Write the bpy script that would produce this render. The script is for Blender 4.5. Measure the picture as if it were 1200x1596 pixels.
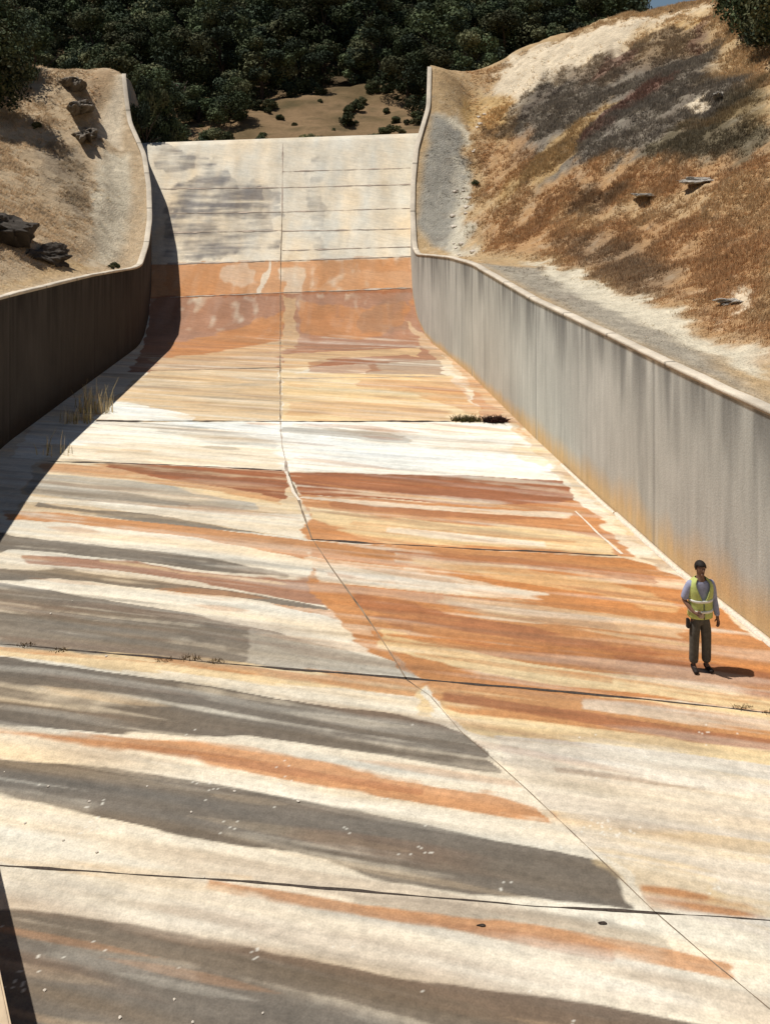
import bpy, bmesh, math, random
import numpy as np
from mathutils import Vector, Matrix
for o in list(bpy.data.objects): bpy.data.objects.remove(o, do_unlink=True)
SC = bpy.context.scene
COL = SC.collection
# ---------------------------------------------------------------- camera
cam = bpy.data.cameras.new('camera'); co = bpy.data.objects.new('camera', cam); COL.objects.link(co)
co.location = (0, 0, 8.2); co.rotation_euler = (math.radians(90), 0, 0)
cam.lens = 33.83; cam.sensor_width = 36; cam.shift_y = -548/1596; cam.clip_end = 3000; cam.clip_start = .1
SC.camera = co
# ---------------------------------------------------------------- sky, sun, exposure
W = bpy.data.worlds.new('World'); SC.world = W; W.use_nodes = True
SUN = Vector((-.43, .07, 1)).normalized()
nt = W.node_tree; bg = nt.nodes['Background']; sk = nt.nodes.new('ShaderNodeTexSky'); sk.sky_type = 'NISHITA'; sk.sun_disc = False
sk.sun_elevation = math.asin(SUN.z); sk.sun_rotation = math.atan2(SUN.x, SUN.y); sk.air_density = 1.0; sk.dust_density = .1
nt.links.new(sk.outputs[0], bg.inputs[0]); bg.inputs[1].default_value = .05
sl = bpy.data.lights.new('sun', 'SUN'); sl.energy = 4.9; sl.angle = math.radians(.5); sl.color = (1, .96, .90)
so = bpy.data.objects.new('sun', sl); COL.objects.link(so); so.rotation_euler = (-SUN).to_track_quat('-Z', 'Y').to_euler(); so.location = (-20, 5, 40)
SC.view_settings.view_transform = 'Standard'; SC.view_settings.look = 'None'; SC.view_settings.exposure = -.04; SC.view_settings.gamma = 1
SC.render.resolution_x = 769; SC.render.resolution_y = 1024
SC.render.engine = 'CYCLES'
LEFT_PTS = [(-12.0, 30, 4.5), (-13.2, 33, 4.9), (-15.2, 38, 6.05), (-17.6, 44, 7.61), (-20.0, 50, 9.87), (-23.2, 58, 13.23), (-22.57, 61, 14.38), (-19.93, 61, 13.97), (-16.6, 60, 13.64), (-12.17, 36.5, 4.31), (-12.3, 41, 4.24), (-14.91, 43, 5.91), (-14.55, 48.5, 6.58), (-13.39, 49, 6.57), (-17.33, 50, 8.53), (-16.2, 54, 9.28), (-15.58, 57, 10.86), (-18.24, 57, 11.62), (-13, 20, 4.4), (-16, 10, 5.5), (-25, 10, 9), (-22, 25, 8.2), (-30, 35, 13), (-35, 55, 19), (-60, 30, 26), (-60, 60, 30), (-24, 66, 12.5), (-18, 66, 11), (-18, 75, 8), (-30, 80, 12), (-60, 90, 16), (-16, 95, 8)]
RIGHT_PTS = [(7.72, 19.3, 3.83), (7.67, 23, 3.83), (7.0, 30, 3.96), (5.83, 38, 4.05), (4.4, 45.5, 3.65), (5.15, 51.5, 6.48), (5.2, 56.5, 10.08), (4.13, 59, 12.13), (3.66, 61, 14.1), (9.0, 22.5, 4.45), (10.8, 27, 5.5), (13.8, 34.5, 8.2), (17.6, 44, 12.6), (9.07, 34, 4.8), (11.2, 42, 8.2), (14.4, 54, 13.6), (17.71, 64, 17.84), (7.08, 42.5, 5.37), (8.67, 52, 9.93), (9.67, 58, 12.84), (12.13, 65, 16.52), (6.27, 47, 6.63), (7.6, 57, 11.24), (8.4, 63, 15.17), (6.51, 61, 13.49), (5.11, 59, 11.35), (20.6, 60, 18.6), (19.1, 62, 18.33), (14, 8, 6), (20, 15, 10), (30, 20, 18), (40, 40, 27), (50, 60, 30), (11, 8, 4), (24, 62, 20.8), (12, 72, 8), (8, 72, 6.5), (3.5, 70, 7), (22, 76, 9), (35, 80, 12), (60, 90, 15), (4, 95, 8), (60, 10, 26)]
# ---------------------------------------------------------------- noise and surfaces
def _h(ix, iy, s):
    n = (ix.astype(np.int64)*374761393 + iy.astype(np.int64)*668265263 + s*1274126177) & 0xFFFFFFFF
    n = ((n ^ (n >> 13))*1274126177) & 0xFFFFFFFF
    n = n ^ (n >> 16)
    return (n & 0xFFFFFF)/float(0xFFFFFF)
def vnoise(x, y, s=0):
    x = np.asarray(x, float); y = np.asarray(y, float)
    ix = np.floor(x); iy = np.floor(y); fx = x-ix; fy = y-iy
    fx = fx*fx*(3-2*fx); fy = fy*fy*(3-2*fy)
    a = _h(ix, iy, s); b = _h(ix+1, iy, s); c = _h(ix, iy+1, s); d = _h(ix+1, iy+1, s)
    return (a*(1-fx)+b*fx)*(1-fy)+(c*(1-fx)+d*fx)*fy
def fbm(x, y, o=4, s=0):
    t = 0; a = .5; n = 0
    for k in range(o):
        t = t+a*vnoise(x*2**k+17.3*k, y*2**k+9.1*k, s+k); n += a; a *= .5
    return t/n
# channel floor: flat basin, then the steep chute up to the rounded crest
PY = np.array([0, 43, 44.5, 46, 48, 50, 52, 54, 56, 57.2, 58, 58.6, 60, 66, 80.])
PZ = np.array([0, 0, .14, .65, 1.8, 3.15, 4.6, 6.1, 7.8, 8.9, 9.6, 9.85, 9.6, 7.5, 7.])
def floor_z(X, Y):
    X = np.asarray(X, float); Y = np.asarray(Y, float)
    return np.interp(Y, PY, PZ)*(1+.0036*(X-1.7))
# wall lines: Y, X, top Z
LW = np.array([(2,-9.6,4.7),(16,-9.75,4.75),(20,-10.15,4.7),(24,-10.65,4.5),(28,-10.95,4.3),(36,-10.9,3.95),(42,-10.85,3.55),(43.6,-11.0,3.52),(46,-11.3,4.2),(48.5,-11.74,5.3),(51,-12.4,6.84),(54,-13.4,8.56),(57,-15.0,10.5),(58.5,-15.6,12.0),(60,-16.2,13.8)])
RW = np.array([(2,9.6,3.95),(10,8.0,3.95),(16.4,6.56,3.94),(19.2,5.9,4.04),(23.6,5.16,4.1),(28.6,4.39,4.1),(33,3.8,4.2),(36.7,3.3,4.29),(40,2.72,4.2),(43.5,2.05,3.95),(46.2,1.5,3.72),(47.6,1.36,3.95),(50,1.33,5.53),(52,1.42,7.1),(54,1.66,8.92),(57,2.47,11.4),(60,2.68,14.2)])
def lwx(Y): return np.interp(Y, LW[:,0], LW[:,1])
def rwx(Y): return np.interp(Y, RW[:,0], RW[:,1])
def lwz(Y): return np.interp(Y, LW[:,0], LW[:,2])
def rwz(Y): return np.interp(Y, RW[:,0], RW[:,2])
class TPS:
    def __init__(s, P, reg=.02):
        P = np.array(P, float); s.c = P[:,:2]/10; n = len(P)
        d = np.linalg.norm(s.c[:,None]-s.c[None], axis=2)
        K = np.where(d > 0, d*d*np.log(d+1e-12), 0)+np.eye(n)*reg
        Q = np.hstack([np.ones((n,1)), s.c]); A = np.zeros((n+3, n+3))
        A[:n,:n] = K; A[:n,n:] = Q; A[n:,:n] = Q.T
        s.w = np.linalg.solve(A, np.concatenate([P[:,2], np.zeros(3)]))
    def __call__(s, X, Y):
        X = np.asarray(X, float)/10; Y = np.asarray(Y, float)/10
        r = s.w[-3]+s.w[-2]*X+s.w[-1]*Y
        for (cx, cy), w in zip(s.c, s.w):
            d = np.sqrt((X-cx)**2+(Y-cy)**2)+1e-9
            r = r+w*d*d*np.log(d)
        return r
LC = [(x-.4, y, z-.12) for y, x, z in LW] + LEFT_PTS
RC = [(x+.4, y, z-.12) for y, x, z in RW] + RIGHT_PTS
tl = TPS(LC); tr = TPS(RC)
def left_z(X, Y):
    X = np.asarray(X, float); Y = np.asarray(Y, float)
    e = np.clip((lwx(Y)-.4-X)/2.0, 0, 1); e = np.where(Y > 60, 1, e)
    b = lwz(Y)-.12
    z = b*(1-e)+tl(X, Y)*e
    return z+e*((fbm(X*.45, Y*.45, 4, 5)-.5)*.7+(fbm(X*2.2, Y*2.2, 3, 9)-.5)*.16)
def right_z(X, Y):
    X = np.asarray(X, float); Y = np.asarray(Y, float)
    e = np.clip((X-rwx(Y)-.4)/2.2, 0, 1); e = np.where(Y > 60, 1, e)
    b = rwz(Y)-.12
    z = b*(1-e)+tr(X, Y)*e
    g = np.clip((X-rwx(Y)-4)/4, 0, 1)
    return z+e*((fbm(X*.35, Y*.35, 4, 15)-.5)*(.2+.9*g)+(fbm(X*2.0, Y*2.0, 3, 19)-.5)*(.08+.2*g))
BY = np.array([55, 74, 82, 92, 110, 140, 170, 230, 400.])
BZ = np.array([7., 7.5, 10.4, 13.2, 19.0, 31.5, 43, 52, 50.])
def back_z(X, Y):
    X = np.asarray(X, float); Y = np.asarray(Y, float)
    z = np.interp(Y+X*.08, BY, BZ)
    cap = np.interp(X-.262*Y, [-60, -5, -1.5, 0, 30], [90, 80, 42, 11, 9])
    z = np.minimum(z, cap+(z-cap)*.12)
    return z+(fbm(X*.09, Y*.09, 4, 31)-.5)*3.0*np.clip((Y-76)/20, 0, 1)+(fbm(X*.5, Y*.5, 3, 33)-.5)*.8*np.clip((Y-70)/10, 0, 1)
def srgb(c):
    c = np.array(c)/255.; return np.where(c <= .04045, c/12.92, ((c+.055)/1.055)**2.4)
PAL = {'CR': (240, 226, 200), 'WH': (255, 250, 234), 'OR': (203, 141, 88), 'RU': (164, 105, 71), 'YL': (236, 206, 156), 'GR': (124, 112, 97), 'GL': (186, 174, 154), 'TN': (224, 196, 156), 'GC': (228, 214, 192), 'BR': (158, 124, 98), 'SO': (128, 122, 118), 'OP': (216, 160, 112)}
TPAL = {'PG': (164, 162, 150), 'LG': (235, 222, 190), 'TG': (208, 172, 116), 'OG': (198, 148, 88), 'BG': (142, 120, 94), 'GG': (134, 123, 108), 'YG': (214, 168, 82), 'PW': (248, 226, 188), 'RB': (136, 92, 74), 'DB': (80, 66, 56), 'GN': (112, 98, 62), 'LT': (210, 180, 136), 'LK': (150, 134, 110)}
STAINS = [
('CR', 0.6, 0.3, [(-14.62, 58.5), (2.34, 58.5), (2.0, 49.93), (-11.94, 49.74)]),
('SO', 0.7, 0.5, [(-12.33, 54.73), (-10.23, 56.84), (-7.28, 54.58), (-5.44, 51.01), (-5.37, 50.37), (-6.78, 50.82), (-9.0, 50.01), (-11.32, 50.25)]),
('SO', 0.7, 0.3, [(-14.19, 58.31), (-13.12, 58.21), (-11.47, 57.33), (-11.27, 56.36), (-12.63, 56.07), (-13.73, 56.44)]),
('SO', 0.5, 0.5, [(-12.43, 55.16), (-10.0, 55.53), (-7.36, 55.23), (-5.82, 54.54), (-5.73, 53.76), (-7.07, 53.02), (-9.47, 52.63), (-12.23, 54.29)]),
('SO', 0.5, 0.25, [(-11.47, 50.9), (-6.86, 51.47), (-5.81, 51.23), (-5.76, 50.8), (-6.72, 50.39), (-11.25, 49.91)]),
('SO', 0.35, 0.3, [(-4.55, 56.86), (-3.92, 57.05), (-3.44, 50.14), (-4.01, 50.15)]),
('OP', 0.95, 0.06, [(-11.95, 49.79), (2.0, 50.02), (2.23, 47.77), (-11.38, 47.43)]),
('OR', 0.6, 0.3, [(-11.11, 49.73), (-8.3, 49.78), (-7.12, 49.67), (-6.81, 47.53), (-7.92, 47.54), (-10.62, 47.56)]),
('OR', 0.55, 0.3, [(-3.65, 49.8), (-1.33, 50.02), (1.33, 49.99), (1.31, 49.02), (-1.31, 49.26), (-3.52, 48.04)]),
('CR', 0.4, 0.3, [(-8.43, 49.56), (-7.47, 49.77), (-6.74, 49.32), (-6.63, 48.48), (-7.21, 48.07), (-8.24, 48.5)]),
('CR', 0.8, 0.12, [(-6.41, 50.1), (-6.08, 50.09), (-5.77, 47.52), (-6.14, 47.98)]),
('CR', 0.6, 0.3, [(-5.26, 49.3), (-4.29, 49.51), (-3.87, 44.6), (-4.76, 44.61)]),
('RU', 0.85, 0.1, [(-11.42, 47.57), (-5.19, 47.75), (1.92, 48.04), (2.65, 39.68), (-4.11, 37.85), (-9.94, 37.28)]),
('OR', 0.8, 0.5, [(-9.77, 43.11), (-7.73, 44.61), (-5.08, 46.72), (-4.53, 41.7), (-6.88, 39.68), (-8.99, 39.68)]),
('TN', 0.7, 0.5, [(-9.52, 39.68), (-7.15, 41.28), (-4.74, 43.62), (-4.14, 38.08), (-6.52, 37.62), (-8.95, 37.28)]),
('OR', 0.7, 0.4, [(-4.09, 47.15), (-1.25, 46.7), (1.26, 47.12), (1.22, 45.77), (-1.16, 43.62), (-3.87, 44.6)]),
('YL', 0.45, 0.25, [(-5.17, 47.61), (-4.36, 47.38), (-3.84, 41.7), (-4.53, 41.7)]),
('BR', 0.45, 0.3, [(-1.22, 45.79), (0.0, 47.35), (1.27, 47.78), (1.2, 45.18), (0.0, 44.6), (-1.19, 44.6)]),
('YL', 0.6, 0.15, [(-4.34, 40.73), (-2.2, 41.28), (1.12, 42.13), (1.56, 42.41), (1.47, 40.2), (1.09, 40.73), (-2.12, 39.68), (-3.86, 36.18)]),
('BR', 0.7, 0.2, [(-0.77, 38.44), (0.53, 39.94), (2.38, 39.68), (2.18, 36.39), (0.48, 36.18), (-0.73, 36.72)]),
('RU', 0.6, 0.25, [(-3.12, 39.05), (-1.61, 40.33), (-0.26, 39.05), (-0.25, 37.28), (-1.47, 36.72), (-2.98, 37.28)]),
('TN', 1, 0.08, [(-9.13, 37.5), (-4.14, 38.08), (-3.28, 30.22), (-9.67, 30.22)]),
('GL', 0.4, 0.15, [(-9.37, 35.15), (-6.33, 35.15), (-4.04, 35.65), (-3.98, 35.15), (-6.24, 34.65), (-9.21, 34.55)]),
('YL', 0.9, 0.1, [(-3.98, 37.28), (2.44, 36.61), (3.22, 30.22), (-3.22, 30.22)]),
('OR', 0.55, 0.25, [(-0.96, 36.18), (0.96, 35.97), (2.81, 35.15), (3.05, 31.54), (2.94, 30.37), (2.52, 31.54), (0.91, 33.98), (-0.94, 35.15)]),
('OR', 0.35, 0.3, [(-3.28, 32.8), (0.0, 32.37), (2.1, 31.54), (2.02, 30.37), (0.0, 30.75), (-3.11, 31.14)]),
('WH', 0.9, 0.12, [(-9.92, 33.07), (-8.68, 32.54), (-7.15, 31.54), (-6.15, 30.75), (-6.04, 30.22), (-6.87, 30.3), (-8.1, 30.37), (-9.11, 30.37)]),
('OR', 0.8, 0.15, [(1.68, 45.77), (2.5, 41.7), (3.16, 35.15), (2.94, 30.37), (4.0, 30.0), (4.34, 28.28), (4.21, 31.54), (2.78, 41.7), (1.97, 45.47)]),
('TN', 0.6, 0.2, [(1.22, 45.77), (2.78, 41.7), (4.21, 31.54), (4.86, 26.06), (5.56, 20.85), (5.89, 19.22), (5.72, 19.07), (4.52, 26.06), (3.74, 31.14), (1.2, 45.18)]),
('WH', 1, 0.1, [(-10.88, 30.22), (3.83, 30.22), (4.61, 24.7), (1.67, 25.05), (-2.72, 25.47), (-10.29, 26.62)]),
('YL', 0.45, 0.4, [(-9.69, 27.96), (-6.52, 27.96), (-2.92, 27.33), (-2.72, 25.47), (-6.03, 25.84), (-9.03, 26.06)]),
('TN', 0.6, 0.2, [(-8.15, 27.15), (-7.47, 27.33), (-6.62, 27.22), (-6.56, 26.97), (-7.37, 26.97), (-8.07, 26.92)]),
('GL', 0.75, 0.2, [(-3.17, 29.71), (-1.57, 29.43), (0.0, 28.95), (0.85, 28.28), (0.84, 27.96), (0.0, 28.09), (-1.53, 28.74), (-3.11, 29.15)]),
('GL', 0.4, 0.2, [(-7.11, 29.64), (-4.88, 29.29), (-3.17, 27.96), (-3.12, 27.52), (-4.66, 27.96), (-7.0, 29.15)]),
('TN', 0.35, 0.3, [(0.76, 28.61), (2.98, 27.96), (4.51, 27.03), (4.41, 26.46), (2.92, 27.33), (0.75, 27.96)]),
('YL', 0.6, 0.2, [(3.73, 27.96), (4.56, 27.33), (4.27, 25.63), (3.55, 26.62)]),
('TN', 0.9, 0.12, [(-9.42, 26.17), (-2.71, 25.41), (-1.82, 22.78), (-1.6, 20.92), (-8.58, 22.57)]),
('YL', 0.75, 0.25, [(-9.26, 25.73), (-6.72, 25.21), (-4.02, 24.12), (-1.99, 22.99), (-1.92, 22.17), (-3.88, 23.3), (-6.53, 24.5), (-9.0, 25.0)]),
('OR', 0.7, 0.2, [(-9.21, 26.06), (-6.91, 25.9), (-4.12, 24.7), (-2.53, 23.75), (-2.45, 22.99), (-3.94, 23.66), (-6.59, 24.7), (-8.96, 25.36)]),
('RU', 1, 0.12, [(-7.49, 26.11), (-6.07, 26.01), (-4.64, 25.79), (-3.42, 25.63), (-2.58, 25.47), (-2.35, 23.21), (-3.17, 23.75), (-4.37, 24.26), (-5.83, 25.0), (-7.41, 25.84)]),
('GL', 0.9, 0.15, [(-9.26, 25.26), (-8.0, 25.0), (-5.66, 24.26), (-4.24, 23.57), (-3.07, 22.99), (-3.0, 22.53), (-4.06, 22.57), (-5.3, 22.7), (-7.5, 23.43), (-8.74, 23.84)]),
('GR', 0.5, 0.15, [(-8.73, 24.26), (-6.33, 23.75), (-4.62, 23.08), (-4.56, 22.78), (-6.19, 23.21), (-8.58, 23.84)]),
('CR', 0.95, 0.12, [(-9.02, 23.75), (-6.96, 23.21), (-4.51, 22.57), (-1.77, 22.17), (-1.67, 20.92), (-4.39, 21.96), (-6.83, 22.78), (-8.79, 23.12)]),
('GR', 0.85, 0.1, [(-8.31, 23.08), (-6.8, 22.65), (-5.55, 22.49), (-4.08, 21.85), (-2.85, 21.36), (-2.25, 21.06), (-2.24, 20.99), (-2.82, 21.14), (-3.99, 21.36), (-5.37, 21.77), (-6.69, 22.28), (-8.2, 22.78)]),
('RU', 1, 0.1, [(-2.54, 25.36), (1.67, 25.1), (4.61, 24.7), (4.69, 23.43), (4.4, 22.78), (2.28, 22.78), (0.0, 23.43), (-2.05, 23.66)]),
('OR', 0.95, 0.2, [(-2.14, 23.75), (0.0, 23.3), (2.42, 22.7), (4.64, 23.21), (5.09, 21.21), (5.13, 19.97), (-1.59, 20.78)]),
('RU', 0.6, 0.2, [(-1.24, 23.21), (0.76, 22.78), (2.69, 22.45), (4.32, 22.37), (4.23, 21.89), (2.65, 22.05), (0.74, 22.28), (-1.21, 22.78)]),
('CR', 0.75, 0.15, [(-2.08, 23.61), (0.0, 23.12), (2.41, 22.57), (4.32, 22.37), (4.28, 22.12), (2.39, 22.37), (0.0, 22.78), (-2.06, 23.38)]),
('YL', 0.95, 0.2, [(-1.82, 22.78), (0.0, 22.12), (2.17, 21.66), (3.87, 21.51), (4.89, 20.67), (4.73, 20.0), (3.64, 20.23), (2.04, 20.4), (0.0, 20.67), (-1.75, 21.89)]),
('OR', 0.5, 0.15, [(-0.88, 21.89), (0.72, 21.51), (2.8, 21.03), (4.16, 20.78), (4.11, 20.57), (2.77, 20.78), (0.71, 21.21), (-0.87, 21.66)]),
('CR', 0.7, 0.15, [(0.0, 21.39), (1.69, 21.14), (3.45, 20.67), (3.39, 20.33), (1.65, 20.64), (0.0, 21.14)]),
('CR', 1, 0.1, [(-9.1, 22.37), (-8.52, 22.05), (-4.28, 21.39), (-1.08, 20.17), (-0.51, 19.22), (-0.49, 18.5), (-1.0, 18.78), (-3.97, 19.84), (-8.03, 20.78), (-8.34, 20.5)]),
('OR', 0.95, 0.1, [(-8.88, 22.57), (-7.47, 22.41), (-5.86, 21.96), (-4.3, 21.51), (-2.81, 21.1), (-1.38, 20.67), (0.27, 20.23), (0.26, 19.13), (-1.31, 19.62), (-2.7, 20.27), (-4.18, 20.92), (-5.69, 21.36), (-7.26, 21.77), (-8.66, 22.01)]),
('GR', 0.95, 0.1, [(-8.83, 21.36), (-8.31, 21.14), (-6.92, 20.75), (-5.42, 20.33), (-3.98, 19.9), (-2.58, 19.37), (-1.84, 19.07), (-1.84, 18.98), (-2.55, 19.1), (-3.86, 19.31), (-5.26, 19.71), (-6.66, 19.97), (-7.96, 20.23), (-8.26, 19.97)]),
('RU', 0.85, 0.12, [(-7.46, 19.97), (-6.63, 19.9), (-5.26, 19.71), (-3.85, 19.25), (-2.54, 19.07), (-1.25, 18.81), (-0.49, 18.42), (-0.46, 17.28), (-1.18, 17.75), (-2.42, 18.14), (-3.75, 18.73), (-5.1, 19.13), (-6.47, 19.4), (-7.29, 19.53)]),
('YL', 0.5, 0.15, [(-5.93, 19.78), (-3.84, 19.22), (-1.88, 18.84), (-1.86, 18.64), (-3.81, 19.04), (-5.88, 19.59)]),
('GR', 0.95, 0.1, [(-8.15, 19.4), (-6.68, 19.28), (-5.71, 19.04), (-4.36, 18.69), (-3.06, 18.33), (-1.91, 17.93), (-1.17, 17.62), (-1.17, 17.52), (-1.89, 17.7), (-3.0, 17.98), (-4.26, 18.25), (-5.59, 18.64), (-6.53, 18.84), (-7.89, 18.78)]),
('OR', 0.85, 0.1, [(-4.53, 18.36), (-2.99, 17.96), (-1.77, 17.67), (-0.93, 17.45), (-0.25, 17.18), (-0.25, 16.74), (-0.9, 16.97), (-1.73, 17.33), (-2.97, 17.83), (-4.5, 18.25)]),
('CR', 0.95, 0.1, [(-7.9, 18.81), (-6.75, 18.75), (-4.91, 18.42), (-2.37, 17.78), (-1.15, 17.21), (0.0, 16.67), (0.0, 15.57), (-1.09, 16.4), (-2.25, 16.85), (-4.75, 17.83), (-6.61, 18.36), (-7.82, 18.61)]),
('GR', 0.95, 0.12, [(-7.88, 18.75), (-6.61, 18.36), (-5.37, 17.91), (-4.07, 17.45), (-2.84, 17.04), (-2.01, 16.74), (-1.29, 16.19), (-1.24, 15.45), (-1.87, 15.57), (-2.61, 15.69), (-3.71, 15.89), (-4.82, 16.06), (-5.84, 16.23), (-6.87, 16.36)]),
('GL', 0.9, 0.2, [(-2.48, 16.9), (-1.65, 16.51), (-0.64, 16.08), (0.0, 15.77), (0.31, 15.42), (0.3, 15.24), (0.0, 15.3), (-0.62, 15.38), (-1.55, 15.53), (-2.3, 15.65)]),
('YL', 0.9, 0.15, [(-6.87, 16.36), (-5.38, 16.14), (-3.16, 15.79), (-1.55, 15.49), (0.0, 15.26), (0.8, 15.04), (0.75, 14.06), (0.0, 14.27), (-1.47, 14.68), (-3.02, 15.11), (-5.23, 15.69), (-6.71, 15.98)]),
('OR', 0.8, 0.15, [(-6.89, 16.4), (-4.82, 16.06), (-3.15, 15.77), (-1.55, 15.45), (0.0, 15.23), (0.65, 15.11), (0.63, 14.51), (0.0, 14.75), (-1.51, 15.15), (-3.11, 15.57), (-4.76, 15.85), (-6.8, 16.19)]),
('CR', 0.8, 0.15, [(-4.13, 15.48), (-2.53, 15.19), (-0.99, 14.89), (0.49, 14.64), (0.47, 14.17), (-0.97, 14.51), (-2.49, 14.91), (-4.09, 15.34)]),
('GR', 1, 0.08, [(-6.83, 16.02), (-5.21, 15.63), (-4.09, 15.32), (-3.01, 15.06), (-1.97, 14.77), (-0.96, 14.47), (0.0, 14.26), (0.75, 14.03), (1.01, 13.79), (1.49, 13.11), (1.46, 12.87), (0.95, 12.95), (0.69, 13.01), (0.0, 13.2), (-0.89, 13.37), (-1.81, 13.58), (-2.73, 13.67), (-3.67, 13.76), (-4.61, 13.84), (-5.96, 13.98)]),
('GL', 0.6, 0.25, [(-0.72, 13.45), (0.44, 13.26), (1.65, 13.06), (1.6, 12.65), (0.43, 12.88), (-0.69, 13.02)]),
('CR', 0.9, 0.12, [(-5.91, 13.85), (-4.1, 13.67), (-1.82, 13.67), (0.17, 13.09), (2.18, 12.55), (2.42, 11.89), (2.28, 11.24), (1.97, 11.39), (0.16, 11.89), (-1.66, 12.43), (-3.9, 13.01), (-5.63, 13.2)]),
('OR', 0.85, 0.15, [(-5.87, 13.98), (-3.65, 13.68), (-2.73, 13.64), (-1.79, 13.45), (-0.87, 13.09), (0.0, 12.81), (1.25, 12.48), (2.02, 12.11), (2.25, 11.98), (2.24, 11.9), (1.99, 11.97), (1.21, 12.15), (0.0, 12.41), (-0.84, 12.65), (-1.72, 12.92), (-2.63, 13.17), (-3.57, 13.4), (-5.79, 13.79)]),
('RU', 0.5, 0.15, [(-3.61, 13.55), (-2.22, 13.34), (-0.86, 12.9), (0.42, 12.55), (0.41, 12.43), (-0.85, 12.71), (-2.18, 13.09), (-3.58, 13.43)]),
('GR', 1, 0.12, [(-5.67, 13.29), (-5.28, 13.2), (-3.91, 13.03), (-2.99, 12.81), (-2.1, 12.58), (-1.23, 12.3), (0.0, 11.94), (1.16, 11.61), (1.97, 11.39), (2.39, 11.2), (2.75, 10.59), (2.74, 10.54), (2.26, 10.59), (1.84, 10.63), (1.07, 10.7), (0.0, 10.91), (-1.14, 11.39), (-1.92, 11.52), (-2.72, 11.66), (-3.61, 12.04), (-4.98, 12.45), (-5.35, 12.53)]),
('GL', 0.35, 0.3, [(-5.3, 12.62), (-4.5, 12.49), (-3.65, 12.18), (-3.58, 11.94), (-4.38, 12.15), (-5.22, 12.43)]),
('TN', 0.6, 0.2, [(-4.76, 11.34), (-3.61, 11.29), (-2.53, 11.16), (-1.47, 11.06), (-1.46, 10.94), (-2.49, 10.98), (-3.54, 11.06), (-4.69, 11.16)]),
('GL', 0.75, 0.2, [(-0.29, 10.75), (0.71, 10.66), (1.76, 10.53), (2.43, 10.41), (3.04, 10.12), (2.98, 9.92), (2.34, 10.03), (1.69, 10.17), (0.69, 10.38), (-0.28, 10.55)]),
('GC', 0.6, 0.3, [(-4.69, 11.16), (-2.18, 10.89), (0.0, 10.43), (1.34, 10.08), (3.23, 9.69), (3.06, 9.18), (1.27, 9.5), (0.0, 9.77), (-2.03, 10.17), (-4.38, 10.43)]),
('OR', 0.8, 0.12, [(-1.97, 10.97), (-1.08, 10.79), (0.0, 10.57), (1.37, 10.3), (2.36, 10.13), (3.05, 9.96), (3.46, 9.8), (3.43, 9.7), (3.0, 9.78), (2.31, 9.91), (1.35, 10.12), (0.0, 10.39), (-1.06, 10.64), (-1.96, 10.91)]),
('RU', 0.35, 0.12, [(0.0, 10.48), (1.36, 10.2), (2.33, 10.0), (2.31, 9.92), (1.35, 10.13), (0.0, 10.41)]),
('GR', 1, 0.12, [(-4.64, 10.55), (-3.98, 10.47), (-2.73, 10.25), (-2.02, 10.12), (-0.99, 9.92), (0.0, 9.72), (1.27, 9.5), (2.47, 9.28), (3.16, 9.11), (3.54, 8.85), (3.39, 8.49), (2.94, 8.49), (2.26, 8.49), (1.13, 8.49), (0.0, 8.49), (-0.85, 8.49), (-1.7, 8.49), (-2.26, 8.49), (-3.22, 8.49), (-3.73, 8.49)]),
('GL', 0.35, 0.3, [(-3.63, 10.08), (-2.67, 10.0), (-1.97, 9.84), (-1.91, 9.54), (-2.56, 9.61), (-3.54, 9.84)]),
('OR', 1, 0.12, [(-1.59, 20.75), (-0.55, 20.57), (0.55, 20.5), (2.7, 20.23), (4.84, 19.9), (5.8, 18.93), (6.52, 16.3), (6.92, 14.82), (6.58, 14.11), (5.71, 14.27), (4.44, 14.47), (3.56, 14.61), (1.99, 14.91), (0.41, 15.19), (-0.43, 16.19), (-1.4, 18.22)]),
('CR', 0.85, 0.15, [(-1.63, 20.1), (-1.31, 19.71), (0.0, 19.37), (1.27, 18.98), (2.46, 18.42), (3.03, 18.17), (3.01, 18.07), (2.41, 18.09), (1.21, 18.22), (0.0, 18.47), (-1.25, 18.78), (-1.59, 19.53)]),
('YL', 0.5, 0.2, [(0.53, 20.0), (2.6, 19.53), (4.35, 18.64), (5.35, 17.83), (5.24, 17.45), (4.22, 18.09), (2.5, 18.78), (0.52, 19.53)]),
('RU', 0.55, 0.15, [(0.0, 20.44), (2.0, 20.0), (3.91, 19.53), (5.3, 18.93), (5.2, 18.58), (3.84, 19.22), (1.97, 19.68), (0.0, 20.17)]),
('BR', 0.5, 0.2, [(5.23, 20.1), (5.57, 19.9), (5.92, 19.53), (5.8, 19.13), (5.42, 19.34), (5.17, 19.9)]),
('TN', 0.6, 0.3, [(1.09, 18.22), (2.39, 17.96), (4.07, 17.45), (5.24, 17.09), (5.03, 16.4), (3.91, 16.74), (2.29, 17.21), (1.07, 17.83)]),
('BR', 0.35, 0.25, [(1.2, 17.96), (2.6, 17.7), (4.13, 17.21), (3.99, 16.62), (2.51, 17.13), (1.17, 17.62)]),
('RU', 0.75, 0.25, [(-0.55, 18.36), (0.24, 17.96), (1.16, 17.45), (2.77, 16.62), (4.29, 16.08), (5.26, 15.77), (6.54, 15.09), (6.27, 14.47), (5.0, 15.0), (4.09, 15.34), (2.63, 15.77), (1.09, 16.4), (0.22, 16.74), (-0.53, 17.7)]),
('OR', 0.6, 0.2, [(0.45, 16.97), (2.19, 16.4), (3.73, 15.98), (3.68, 15.77), (2.15, 16.14), (0.45, 16.74)]),
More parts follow.
